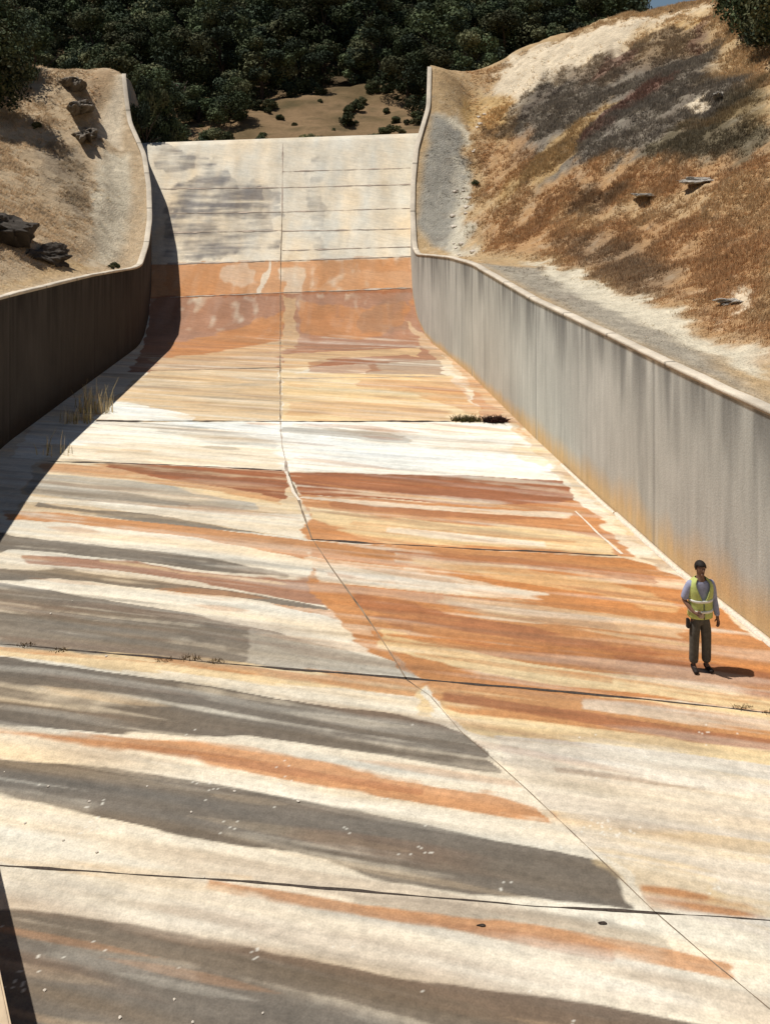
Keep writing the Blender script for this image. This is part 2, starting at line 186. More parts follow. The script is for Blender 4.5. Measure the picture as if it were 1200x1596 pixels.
('YL', 0.95, 0.15, [(-0.11, 16.74), (1.08, 16.23), (2.61, 15.65), (4.05, 15.19), (5.84, 14.61), (6.56, 14.47), (6.47, 14.27), (5.74, 14.36), (3.92, 14.72), (2.51, 15.04), (1.04, 15.53), (-0.11, 16.19)]),
('OR', 0.5, 0.12, [(0.43, 16.08), (2.08, 15.57), (3.54, 15.19), (3.51, 15.04), (2.06, 15.42), (0.42, 15.89)]),
('YL', 1, 0.12, [(0.5, 15.15), (1.2, 14.97), (1.78, 14.86), (2.94, 14.72), (4.35, 14.51), (6.6, 14.14), (5.98, 12.81), (3.97, 13.23), (2.69, 13.45), (1.63, 13.59), (1.11, 13.82), (0.48, 14.47)]),
('OR', 0.9, 0.2, [(0.55, 15.11), (1.2, 14.97), (2.46, 14.78), (3.88, 14.54), (5.6, 14.01), (6.38, 13.67), (6.17, 13.23), (5.34, 13.34), (3.65, 13.7), (2.34, 14.01), (1.14, 14.27), (0.54, 14.64)]),
('RU', 0.8, 0.15, [(0.89, 14.82), (1.93, 14.51), (3.31, 14.17), (4.43, 13.85), (5.47, 13.67), (6.31, 13.52), (6.19, 13.26), (5.36, 13.4), (4.35, 13.58), (3.25, 13.92), (1.9, 14.27), (0.88, 14.64)]),
('CR', 0.6, 0.15, [(2.92, 14.61), (4.31, 14.37), (5.64, 14.11), (5.53, 13.82), (4.21, 14.04), (2.88, 14.41)]),
('GC', 1, 0.15, [(1.5, 13.67), (2.26, 13.58), (3.57, 13.37), (6.01, 12.88), (4.59, 9.84), (2.85, 10.7), (2.03, 12.18), (1.46, 13.23)]),
('GL', 0.45, 0.3, [(1.58, 13.52), (2.19, 13.16), (2.82, 12.81), (2.73, 12.43), (2.13, 12.75), (1.53, 13.09)]),
('BR', 0.4, 0.08, [(2.16, 12.95), (2.98, 12.79), (3.54, 12.65), (4.1, 12.55), (4.09, 12.51), (3.53, 12.59), (2.97, 12.71), (2.14, 12.87)]),
('YL', 0.7, 0.25, [(2.17, 12.06), (2.76, 11.83), (3.89, 11.66), (4.97, 11.48), (4.91, 11.33), (3.83, 11.48), (2.7, 11.59), (2.11, 11.72)]),
('YL', 0.5, 0.25, [(2.51, 11.39), (3.01, 11.29), (3.66, 10.98), (3.57, 10.7), (2.88, 10.81), (2.46, 11.19)]),
('OR', 0.9, 0.15, [(2.8, 10.91), (2.97, 10.87), (3.52, 10.77), (3.9, 10.64), (4.17, 10.52), (4.12, 10.4), (3.83, 10.44), (3.42, 10.47), (2.88, 10.53), (2.76, 10.77)]),
('YL', 0.5, 0.2, [(3.63, 10.89), (4.26, 10.65), (4.63, 10.52), (4.55, 10.34), (4.17, 10.43), (3.57, 10.7)]),
('SO', 0.55, 0.3, [(-12.43, 57.37), (-11.5, 57.51), (-10.23, 56.84), (-10.14, 56.32), (-11.22, 56.11), (-12.22, 56.39)]),
('SO', 0.5, 0.3, [(-12.03, 53.38), (-10.02, 53.69), (-7.89, 53.82), (-5.72, 53.58), (-5.64, 52.85), (-7.67, 52.28), (-9.63, 51.61), (-11.6, 51.47)]),
('WH', 0.9, 0.03, [(-2.22, 9.84), (-2.16, 9.81), (-2.04, 9.73), (-2.03, 9.72), (-2.15, 9.77), (-2.21, 9.82)]),
('CR', 0.9, 0.05, [(0.55, 15.04), (0.94, 14.17), (1.26, 13.52), (1.7, 12.75), (2.09, 12.09), (2.51, 11.39), (2.89, 10.59), (2.87, 10.52), (2.47, 11.24), (2.07, 11.97), (1.68, 12.6), (1.25, 13.34), (0.93, 14.01), (0.54, 14.78)]),
('CR', 0.7, 0.06, [(0.6, 14.91), (1.11, 13.82), (1.41, 13.2), (1.63, 12.9), (1.48, 13.09), (1.22, 13.52), (0.89, 14.01), (0.54, 14.68)]),
('GL', 0.5, 0.06, [(-0.05, 16.3), (0.36, 15.23), (0.2, 15.26), (-0.22, 16.74)])]
JOINTS = [
('expansion', 0.018, [(-4.94, 11.24), (-2.95, 11.06), (-1.46, 10.93), (1.62, 10.58), (3.0, 10.48), (4.15, 10.38), (4.82, 10.33)]),
('expansion', 0.028, [(-7.23, 16.42), (-5.38, 16.14), (-3.15, 15.77), (-1.55, 15.51), (0.36, 15.23), (2.96, 14.82), (4.64, 14.51), (5.71, 14.27), (6.61, 14.17)]),
('expansion', 0.045, [(-1.6, 20.81), (0.0, 20.57), (1.63, 20.33), (3.49, 20.13), (4.82, 19.97)]),
('expansion', 0.05, [(-9.18, 26.23), (-6.06, 25.95), (-2.72, 25.47)]),
('expansion', 0.08, [(-9.09, 30.3), (-3.22, 30.22), (0.81, 30.22), (3.83, 30.22)]),
('expansion', 0.05, [(-9.13, 37.5), (-4.14, 38.08)]),
('faint', 0.05, [(-5.68, 53.21), (-5.91, 55.41), (-6.13, 57.85)]),
('faint', 0.05, [(-3.28, 30.22), (-2.9, 27.33), (-2.57, 25.36)]),
('faint', 0.06, [(-4.43, 41.55), (1.56, 42.41)]),
('faint', 0.09, [(-3.86, 36.18), (0.0, 36.39), (2.44, 36.61)]),
('faint', 0.07, [(-10.57, 47.47), (-5.16, 47.75), (1.28, 48.04)]),
('faint', 0.06, [(-11.21, 49.73), (-5.39, 49.87), (1.4, 50.07)]),
('faint', 0.07, [(-11.69, 51.88), (-5.6, 51.88)]),
('faint', 0.06, [(-5.53, 51.84), (1.45, 51.87)]),
('faint', 0.05, [(-12.18, 53.24), (-5.74, 53.17)]),
('faint', 0.05, [(-5.67, 53.17), (1.42, 53.26)]),
('faint', 0.05, [(-12.97, 54.96), (-5.85, 54.84), (1.46, 54.85)]),
('faint', 0.05, [(-5.97, 55.93), (1.49, 55.95)]),
('faint', 0.05, [(-5.39, 50.54), (1.35, 50.68)]),
('centre', 0.032, [(-5.68, 53.21), (-5.42, 50.16), (-5.17, 47.61), (-4.31, 39.68), (-3.3, 30.37)]),
('centre', 0.05, [(-2.55, 25.36), (-2.18, 23.66), (-1.6, 20.92)]),
('centre', 0.02, [(-1.6, 20.92), (-1.03, 19.22), (-0.47, 17.7), (-0.02, 16.36), (0.35, 15.19)]),
('centre', 0.013, [(0.35, 15.19), (0.69, 14.73), (1.1, 13.79), (1.53, 13.09), (1.91, 12.43), (2.47, 11.39), (2.93, 10.52), (3.35, 9.84), (3.72, 9.29), (4.07, 8.73)]),
('light', 0.09, [(-2.6, 25.36), (-2.25, 23.75), (-2.07, 23.21)]),
('light', 0.05, [(4.45, 22.49), (4.67, 21.21), (4.92, 20.04)])]
PATCHES = [
('PG', 0.9, 0.35, [(1.64, 49.21), (2.71, 56.56), (3.78, 56.7), (4.41, 55.15), (4.2, 51.66), (3.91, 45.85)]),
('LG', 0.9, 0.3, [(3.02, 56.57), (4.37, 56.97), (4.8, 55.43), (4.41, 54.17), (4.16, 55.71)]),
('LG', 0.7, 0.3, [(3.79, 53.64), (4.34, 53.34), (3.83, 42.55), (3.06, 45.93), (3.74, 50.08)]),
('PG', 0.75, 0.5, [(3.56, 38.17), (5.58, 36.4), (6.54, 32.7), (6.8, 26.85), (7.13, 22.27), (6.91, 18.51), (6.91, 17.27), (5.85, 21.95), (4.76, 29.73)]),
('LG', 0.9, 0.25, [(5.59, 38.12), (7.0, 35.02), (7.59, 29.96), (7.78, 24.32), (8.18, 20.45), (7.6, 19.01), (7.02, 21.93), (6.37, 27.3), (5.76, 34.55)]),
('PW', 0.95, 0.5, [(5.3, 58.91), (8.31, 62.31), (12.21, 61.05), (16.27, 59.54), (19.84, 57.79), (18.24, 55.85), (15.55, 56.87), (12.8, 54.84), (10.45, 55.97), (6.77, 56.39), (5.23, 56.04)]),
('YG', 0.85, 0.4, [(4.81, 59.14), (6.39, 59.89), (7.62, 58.58), (7.1, 56.07), (5.23, 56.04), (4.42, 57.65)]),
('YG', 0.6, 0.5, [(14.02, 58.4), (18.62, 58.2), (19.49, 57.33), (17.01, 52.09), (13.97, 52.38)]),
('GG', 0.95, 0.5, [(7.64, 55.92), (9.66, 57.97), (12.96, 55.53), (15.74, 52.45), (17.16, 50.46), (15.84, 46.59), (13.61, 46.41), (10.07, 45.8), (7.64, 45.86), (6.14, 48.5)]),
('BG', 0.8, 0.4, [(10.09, 58.23), (13.75, 57.28), (16.0, 57.16), (18.02, 54.07), (17.16, 50.46), (15.29, 52.14), (12.16, 53.65)]),
('RB', 0.8, 0.25, [(12.54, 50.17), (14.45, 49.26), (14.39, 47.97), (12.44, 47.86), (10.4, 45.87), (9.96, 47.45)]),
('RB', 0.6, 0.25, [(12.39, 56.31), (14.51, 57.26), (13.99, 54.49), (11.77, 54.31)]),
('RB', 0.6, 0.25, [(16.36, 52.21), (19.03, 56.53), (18.66, 54.66), (16.53, 51.13)]),
('YG', 0.6, 0.3, [(8.1, 50.61), (11.18, 50.82), (12.0, 50.01), (9.45, 47.25), (7.14, 46.56), (5.7, 47.48), (6.13, 51.1)]),
('GG', 0.95, 0.4, [(9.26, 46.31), (11.38, 47.41), (14.1, 46.99), (16.12, 46.49), (16.13, 41.71), (14.28, 42.83), (13.15, 42.89), (15.27, 38.17), (14.25, 35.63), (11.19, 41.98), (8.64, 46.3)]),
('GN', 0.7, 0.5, [(13.78, 43.06), (17.25, 43.12), (14.25, 35.63), (11.58, 41.35), (11.46, 42.96)]),
('DB', 0.6, 0.2, [(8.47, 57.77), (10.68, 57.23), (10.18, 56.57), (7.34, 55.06), (6.23, 55.01), (5.96, 55.85)]),
('PW', 0.9, 0.1, [(13.78, 44.16), (14.8, 44.86), (14.67, 44.01), (13.8, 43.57)]),
('OG', 0.85, 0.6, [(8.89, 45.98), (14.32, 35.81), (8.12, 20.29), (7.9, 25.76), (7.58, 34.45), (4.53, 42.48), (4.67, 48.3), (6.13, 45.99), (7.33, 45.8)]),
('OG', 0.7, 0.5, [(5.45, 54.49), (8.22, 53.62), (7.28, 49.61), (5.32, 49.87)]),
('TG', 0.7, 0.4, [(10.63, 39.88), (12.77, 34.84), (13.05, 32.62), (12.25, 30.62), (10.56, 34.45), (9.21, 39.47)]),
('BG', 0.6, 0.5, [(6.9, 39.83), (8.91, 37.13), (9.19, 30.63), (7.69, 26.81), (7.61, 31.69)]),
('TG', 0.6, 0.4, [(7.56, 43.6), (9.07, 41.22), (9.17, 38.23), (7.42, 39.77)]),
('DB', 0.5, 0.4, [(8.16, 43.72), (9.52, 43.29), (10.28, 40.57), (9.06, 39.98), (8.27, 41.35)]),
('PW', 0.8, 0.15, [(9.04, 25.6), (9.48, 25.38), (9.22, 23.85), (8.81, 24.02)]),
('LT', 1, 0.5, [(-12.28, 30.7), (-20.01, 50.03), (-22.09, 59.18), (-16.5, 67.81), (-11.55, 45.59)]),
('PW', 0.9, 0.35, [(-16.64, 56.72), (-16.5, 62.66), (-16.5, 63.79), (-15.0, 54.21), (-16.02, 54.61)]),
('LG', 0.75, 0.35, [(-14.65, 48.84), (-15.39, 53.06), (-14.43, 54.12), (-12.88, 48.9), (-12.33, 44.03), (-12.05, 40.15), (-13.83, 46.11)]),
('LK', 0.6, 0.5, [(-17.72, 52.13), (-16.31, 52.04), (-14.21, 46.35), (-14.24, 43.59), (-15.61, 45.92), (-17.61, 48.91)]),
('LK', 0.5, 0.4, [(-15.96, 56.99), (-16.5, 61.12), (-16.5, 62.66)]),
('YG', 0.4, 0.4, [(-12.28, 30.7), (-12.31, 32.97), (-12.75, 39.02), (-11.81, 39.37), (-11.83, 29.58)]),
('OG', 0.35, 0.5, [(-18.7, 59.68), (-16.5, 61.12), (-17.3, 57.67)])]
# ---------------------------------------------------------------- helpers
E = 1.34     # how bright a white horizontal surface reads under this sun
rng = np.random.default_rng(7); random.seed(7)
def tag(o, label=None, cat=None, group=None, kind=None):
    if label: o['label'] = label
    if cat: o['category'] = cat
    if group: o['group'] = group
    if kind: o['kind'] = kind
    return o
def link(name, me, mat=None, parent=None, smooth=False):
    o = bpy.data.objects.new(name, me); COL.objects.link(o)
    if mat: me.materials.append(mat)
    if parent: o.parent = parent
    if smooth: me.polygons.foreach_set('use_smooth', np.ones(len(me.polygons), bool))
    return o
def empty(name, loc=(0, 0, 0), rz=0):
    o = bpy.data.objects.new(name, None); COL.objects.link(o); o.location = loc; o.rotation_euler = (0, 0, rz); o.empty_display_size = .2
    return o
def mesh_np(name, V, F, C=None):
    me = bpy.data.meshes.new(name); V = np.asarray(V, np.float32); F = np.asarray(F, np.int32); k = F.shape[1]
    me.vertices.add(len(V)); me.vertices.foreach_set('co', V.ravel())
    me.loops.add(F.size); me.loops.foreach_set('vertex_index', F.ravel())
    me.polygons.add(len(F)); me.polygons.foreach_set('loop_start', np.arange(0, F.size, k, dtype=np.int32))
    me.polygons.foreach_set('loop_total', np.full(len(F), k, np.int32))
    me.update(calc_edges=True)
    if C is not None:
        a = me.color_attributes.new('Col', 'FLOAT_COLOR', 'POINT')
        a.data.foreach_set('color', np.hstack([np.clip(C, 0, 1), np.ones((len(C), 1))]).astype(np.float32).ravel())
    return me
def grid_faces(nr, nc):
    i = np.arange(nr-1)[:, None]*nc+np.arange(nc-1)[None]
    return np.stack([i, i+1, i+nc+1, i+nc], -1).reshape(-1, 4)
def poly_sd(px, py, poly):
    P = np.array(poly, float); n = len(P); d = np.full(px.shape, 1e9); ins = np.zeros(px.shape, bool)
    for i in range(n):
        a = P[i]; b = P[(i+1) % n]; e = b-a; L = e@e+1e-12
        t = np.clip(((px-a[0])*e[0]+(py-a[1])*e[1])/L, 0, 1)
        d = np.minimum(d, (px-a[0]-t*e[0])**2+(py-a[1]-t*e[1])**2)
        if abs(b[1]-a[1]) > 1e-9:
            c = ((a[1] > py) != (b[1] > py)) & (px < e[0]*(py-a[1])/e[1]+a[0]); ins ^= c
    d = np.sqrt(d); return np.where(ins, d, -d)
def paint(X, Y, C, items, pal, wx, wy, softk=1.0, m=1.2, SF=None):
    """lay soft-edged stains over the colours C; wx, wy ruffle their outlines"""
    for it, (name, al, soft, poly) in enumerate(items):
        P = np.array(poly); lo = P.min(0)-soft*2-m; hi = P.max(0)+soft*2+m
        k = np.nonzero((X > lo[0]) & (X < hi[0]) & (Y > lo[1]) & (Y < hi[1]))[0]
        if len(k) == 0: continue
        d = poly_sd(X[k]+wx[k], Y[k]+wy[k], poly)/(soft*softk)
        if SF is None: a = np.clip(d*.5+.5, 0, 1); a = a*a*(3-2*a)*al
        else:
            f_ = SF[it % len(SF)][k]; h_ = SF[(it+1) % len(SF)][k]
            a = np.clip((np.clip(d*.42+.5, 0, 1)+(f_-.5)*.62-.5)/.17+.5, 0, 1)*al*np.clip(1.06-np.clip(h_-.62, 0, 1)*1.8, .4, 1)
        if name == 'SO': a = a*np.clip((fbm(X[k]*.8, Y[k]*.9, 4, 301)*.5+fbm(X[k]*.5, Y[k]*5, 3, 302)*.5-.36)*4.5, .05, 1.15)
        C[k] = C[k]*(1-a[:, None])+pal[name]*a[:, None]
    return C
# ---------------------------------------------------------------- materials
def attr_mat(name, rough=.9, bump=.15, scale=8., amt=.25, spec=.2, mapscale=(1, 1, 1), fine=60., objrand=0, bdist=.02, rot=0):
    m = bpy.data.materials.new(name); m.use_nodes = True; t = m.node_tree; N = t.nodes; L = t.links; b = N['Principled BSDF']
    at = N.new('ShaderNodeAttribute'); at.attribute_name = 'Col'
    tc = N.new('ShaderNodeTexCoord'); mp = N.new('ShaderNodeMapping'); mp.inputs['Scale'].default_value = mapscale
    if rot:
        m0 = N.new('ShaderNodeMapping'); m0.inputs['Rotation'].default_value = (0, 0, math.radians(rot)); L.new(tc.outputs['Object'], m0.inputs[0]); L.new(m0.outputs[0], mp.inputs[0])
    if not rot: L.new(tc.outputs['Object'], mp.inputs[0])
    n1 = N.new('ShaderNodeTexNoise'); n1.inputs['Scale'].default_value = scale; n1.inputs['Detail'].default_value = 6; n1.inputs['Roughness'].default_value = .65
    L.new(mp.outputs[0], n1.inputs[0])
    n2 = N.new('ShaderNodeTexNoise'); n2.inputs['Scale'].default_value = fine; n2.inputs['Detail'].default_value = 3; L.new(tc.outputs['Object'], n2.inputs[0])
    ad = N.new('ShaderNodeMath'); ad.operation = 'ADD'; L.new(n1.outputs[0], ad.inputs[0]); L.new(n2.outputs[0], ad.inputs[1])
    mr = N.new('ShaderNodeMapRange'); mr.inputs[1].default_value = .6; mr.inputs[2].default_value = 1.4; mr.inputs[3].default_value = 1-amt; mr.inputs[4].default_value = 1+amt
    L.new(ad.outputs[0], mr.inputs[0])
    vm = N.new('ShaderNodeVectorMath'); vm.operation = 'SCALE'; L.new(at.outputs['Color'], vm.inputs[0]); L.new(mr.outputs[0], vm.inputs['Scale'])
    last = vm.outputs[0]
    if objrand:
        oi = N.new('ShaderNodeObjectInfo'); r2 = N.new('ShaderNodeMapRange'); r2.inputs[3].default_value = 1-objrand; r2.inputs[4].default_value = 1+objrand
        L.new(oi.outputs['Random'], r2.inputs[0]); v2 = N.new('ShaderNodeVectorMath'); v2.operation = 'SCALE'; L.new(last, v2.inputs[0]); L.new(r2.outputs[0], v2.inputs['Scale']); last = v2.outputs[0]
    L.new(last, b.inputs['Base Color'])
    b.inputs['Roughness'].default_value = rough; b.inputs['Specular IOR Level'].default_value = spec
    if bump:
        bp = N.new('ShaderNodeBump'); bp.inputs['Strength'].default_value = bump; bp.inputs['Distance'].default_value = bdist
        L.new(ad.outputs[0], bp.inputs['Height']); L.new(bp.outputs[0], b.inputs['Normal'])
    return m
def flat_mat(name, col, rough=.85, amt=.2, scale=20., spec=.2, bump=.1, emit=None, metal=0):
    m = bpy.data.materials.new(name); m.use_nodes = True; t = m.node_tree; N = t.nodes; L = t.links; b = N['Principled BSDF']
    tc = N.new('ShaderNodeTexCoord'); n1 = N.new('ShaderNodeTexNoise'); n1.inputs['Scale'].default_value = scale; n1.inputs['Detail'].default_value = 5
    L.new(tc.outputs['Object'], n1.inputs[0])
    cr = N.new('ShaderNodeValToRGB'); cr.color_ramp.elements[0].position = .3; cr.color_ramp.elements[1].position = .7
    cr.color_ramp.elements[0].color = tuple(c*(1-amt) for c in col)+(1,); cr.color_ramp.elements[1].color = tuple(min(1, c*(1+amt)) for c in col)+(1,)
    L.new(n1.outputs[0], cr.inputs[0]); L.new(cr.outputs[0], b.inputs['Base Color'])
    b.inputs['Roughness'].default_value = rough; b.inputs['Specular IOR Level'].default_value = spec; b.inputs['Metallic'].default_value = metal
    if bump:
        bp = N.new('ShaderNodeBump'); bp.inputs['Strength'].default_value = bump; bp.inputs['Distance'].default_value = .01
        L.new(n1.outputs[0], bp.inputs['Height']); L.new(bp.outputs[0], b.inputs['Normal'])
    return m
M_floor = attr_mat('stained_concrete', .85, .3, 5., .24, .25, (.3, 2.2, 1), 38., rot=13.5)
M_wall = attr_mat('wall_concrete', .9, .3, 3., .16, .15, (1.6, 1.6, .25), 30.)
M_copev = attr_mat('coping_concrete', .9, .4, 6., .2, .15)
M_earth = attr_mat('dry_earth', .95, .7, 2.5, .28, .05, (1, 1, 1), 14., bdist=.12)
M_grass = attr_mat('dry_grass', .8, 0, 3., .25, .1)
_t = M_grass.node_tree; _b = _t.nodes['Principled BSDF']; _tr = _t.nodes.new('ShaderNodeBsdfTranslucent'); _mx = _t.nodes.new('ShaderNodeMixShader'); _mx.inputs[0].default_value = .45
_t.links.new(_b.inputs['Base Color'].links[0].from_socket, _tr.inputs[0]); _t.links.new(_b.outputs[0], _mx.inputs[1]); _t.links.new(_tr.outputs[0], _mx.inputs[2]); _t.links.new(_mx.outputs[0], _t.nodes['Material Output'].inputs[0])
M_leaf = attr_mat('leaf', .8, 0, .8, .3, .08, objrand=.5)
M_rock = attr_mat('rock', .95, .9, 3., .35, .1, bdist=.1)
M_bark = flat_mat('bark', (.07, .05, .038), scale=9, amt=.4)
M_joint = flat_mat('joint_filler', (.06, .045, .035), amt=.4)
M_faint = flat_mat('faint_joint', (.40, .32, .25), amt=.4, scale=2)
M_mid = flat_mat('joint_dust', (.20, .15, .10), amt=.5, scale=3)
M_seal = flat_mat('pale_sealant', (.66, .58, .47))
# ---------------------------------------------------------------- spillway floor
pal = {k: srgb(v)/E for k, v in PAL.items()}
rows = [2.0]
while rows[-1] < 62:
    y = rows[-1]; rows.append(y+(max(y, 8)*.0022 if y < 43 else .1))
rows = np.array(rows); nc = 620
U = np.linspace(0, 1, nc)
lx = lwx(rows)-.2; rx = rwx(rows)+.2
X = lx[:, None]+(rx-lx)[:, None]*U[None]; Y = np.repeat(rows[:, None], nc, 1)
Z = floor_z(X, Y)
x = X.ravel(); y = Y.ravel()
c = np.tile(pal['CR'], (len(x), 1))
sk_ = np.clip((46-y)/3, 0, 1)                       # the basin's stains drift along, the chute's run down
wob = (fbm(x*.22, y*.35, 3, 91)-.5)*.3
s = y+.24*x+wob; tt = x
def drift(fs, ft, o, seed, fc=1.0, fd=.5):      # long noise along the basin's run-off, down the face on the chute
    a_ = fbm(s*fs, tt*ft, o, seed); b_ = fbm(x*fc+wob, y*fd, o, seed+200)
    return a_*sk_+b_*(1-sk_)
nearf = np.clip(20/y, .25, 1)
w1 = drift(1.1, .16, 3, 3)-.5; w2 = drift(3.6, .32, 2, 4, 1.5, .8)-.5; w3 = fbm(x*3, y*3, 3, 6)-.5; w4 = (vnoise(s*9, tt*.7, 7)-.5)*nearf
dep = np.clip(y/18, .5, 2.2)
wy = (w1*.16+w2*.15+w4*.10+w3*.035)*dep*sk_+(1-sk_)*(fbm(x*1.5, y*.6, 4, 8)-.5)*.25
wx = (w1*.5+w3*.12)*sk_+(1-sk_)*(w1*1.2+w3*.3)
def norm(v): return np.clip((v-v.mean())/(v.std()*4)+.5, 0, 1)
SF = []
for q in range(4):
    hi = (vnoise(s*13, tt*.55, 320+q)-.5)*np.clip(15/y-.2, 0, 1); md2 = (vnoise(s*6.5, tt*.4, 330+q)-.5)*np.clip(26/y, 0, 1)
    lo = drift(2.2, .22, 2, 340+q, 2.2, 1.2)-.5; iso = fbm(x*2.6, y*2.6, 3, 350+q)-.5
    SF.append(norm(lo*1.0+(hi*.6+md2*.7)*sk_+iso*.3))
c = paint(x, y, c, STAINS, pal, wx, wy, .75, SF=SF)
# many thin tapering run marks fanning along the basin
Rs = np.random.default_rng(21)
for i in range(330):
    y0 = 8.5+30*Rs.random()**1.5; x0 = -11+18*Rs.random(); cx_ = np.interp(y0, [9, 10.5, 12.4, 15.2, 20, 25, 40], [3.7, 2.9, 1.9, .35, -1.5, -2.6, -4.3])
    right = x0 > cx_; th_ = -(.20+.05*Rs.random()+(.10 if right else 0)); Ln = 1.2+5*Rs.random()**1.5; wd = (.06+.10*Rs.random()**2)*max(.9, y0/15)
    nm = (['RU', 'YL', 'RU', 'OR', 'OR', 'BR', 'CR'] if y0 > 13 or not right else ['CR', 'YL', 'GL', 'WH', 'GC'])[Rs.integers(5)] if right else ['CR', 'GL', 'GL', 'TN', 'OR', 'GR'][Rs.integers(6)]
    al = (.1+.35*Rs.random())*min(1, y0/15); k = np.nonzero((np.abs(x-x0) < Ln*.55) & (np.abs(y-y0) < Ln*.3+.3))[0]
    dx = x[k]-x0; dy = y[k]-y0; u_ = dx*math.cos(th_)+dy*math.sin(th_); v_ = -dx*math.sin(th_)+dy*math.cos(th_)+wy[k]*.6
    if (x0-cx_)*1.0 > 0: same = x[k] > np.interp(y[k], [9, 10.5, 12.4, 15.2, 20, 25, 40], [3.7, 2.9, 1.9, .35, -1.5, -2.6, -4.3])
    else: same = x[k] < np.interp(y[k], [9, 10.5, 12.4, 15.2, 20, 25, 40], [3.7, 2.9, 1.9, .35, -1.5, -2.6, -4.3])
    a_ = np.clip(1-(2*u_/Ln)**2, 0, 1)*wd; a_ = np.clip((a_-np.abs(v_))/(wd*.35), 0, 1)*al*same
    c[k] = c[k]*(1-a_[:, None])+pal[nm]*a_[:, None]
# faint long streaks, mottling and run-off grain in the surface itself
g1 = drift(2.6, .2, 3, 41, 1.3, .3); g2 = .5+(vnoise(s*9, tt*.5, 42)-.5)*nearf*sk_; g3 = fbm(x*1.2, y*1.2, 4, 43); g4 = fbm(x*9, y*9, 2, 44)
f = 1+(g1-.5)*.38+(g2-.5)*.2+(g3-.5)*.24+(g4-.5)*.16
c = c*f[:, None]
warm = (drift(2, .18, 3, 45)-.5)+.4*(vnoise(s*6, tt*.4, 46)-.5)*nearf
c = c*np.stack([1+warm*.12, 1-warm*.10, 1-warm*.4], 1)
k = (np.clip((drift(3.2, .2, 3, 47, 1.6, .25)-.60)*7, 0, 1)*(.2+.8*sk_))[:, None]*.2; c = c*(1-k)+pal['WH']*k         # thin lime streaks
k = (np.clip((drift(2.8, .26, 3, 48, 1.6, .3)-.60)*7, 0, 1)*(.2+.8*sk_))[:, None]*.32; c = c*(1-k)+pal['BR']*.8*k     # thin dirty streaks
gr = (vnoise(x*26, y*26, 361)-.5)*.22+(vnoise(x*13, y*13, 362)-.5)*.14; c = c*(1+gr*np.clip(20/y-.3, 0, 1))[:, None]
# pale speckles on the dirty bands
sp = vnoise(x*30, y*30, 51)*vnoise(x*2.2, y*2.2, 52)
c = np.where(((sp > .80) & (y < 14))[:, None], c*.4+pal['WH']*.6, c)
me = mesh_np('spillway_floor', np.stack([x, y, Z.ravel()], 1), grid_faces(len(rows), nc), c)
floor = tag(link('spillway_floor', me, M_floor, smooth=True), kind='structure')
# joints: thin ribbons a few millimetres proud of the slab
def ribbon(pts, w, jit, name, mat, parent, lift=.004, seed=0):
    P = np.array(pts, float); d = np.concatenate([[0], np.cumsum(np.linalg.norm(np.diff(P, axis=0), axis=1))])
    n = max(4, int(d[-1]/.08)); tq = np.linspace(0, d[-1], n)
    q = np.stack([np.interp(tq, d, P[:, 0]), np.interp(tq, d, P[:, 1])], 1)
    tn = np.gradient(q, axis=0); tn /= np.linalg.norm(tn, axis=1)[:, None]+1e-9; nn = np.stack([-tn[:, 1], tn[:, 0]], 1)
    bur = np.clip((fbm(tq*.9, tq*0+seed+3, 3, seed+8)-.52)*9, 0, 1.6)*jit
    q = q+nn*((fbm(tq*1.5, tq*0+seed, 3, seed)-.5)*w*1.5*jit)[:, None]
    hw = (w/2*(.8+bur+jit*2.2*(fbm(tq*4, tq*0+3, 4, seed+5)-.5)))[:, None]
    a = q+nn*hw; b_ = q-nn*hw
    V = np.concatenate([a, b_]); z = floor_z(V[:, 0], V[:, 1])+lift
    up = np.where(V[:, 1] > 44, .02, 0)
    F = np.array([(i+n, i+1+n, i+1, i) for i in range(n-1)])
    return link(name, mesh_np(name, np.column_stack([V, z+up]), F), mat, parent)
for i, (kind, w, pts) in enumerate(JOINTS):
    if kind == 'light': ribbon(pts, w, .4, 'sealant_strip', M_seal, floor, .006, i)
    else: ribbon(pts, w*(.75 if kind == 'faint' else 1), .9 if kind != 'centre' else .5, 'floor_joint', M_faint if kind == 'faint' or (kind == 'expansion' and pts[0][1] > 44) else M_mid if kind == 'centre' else M_joint, floor, .004, i)
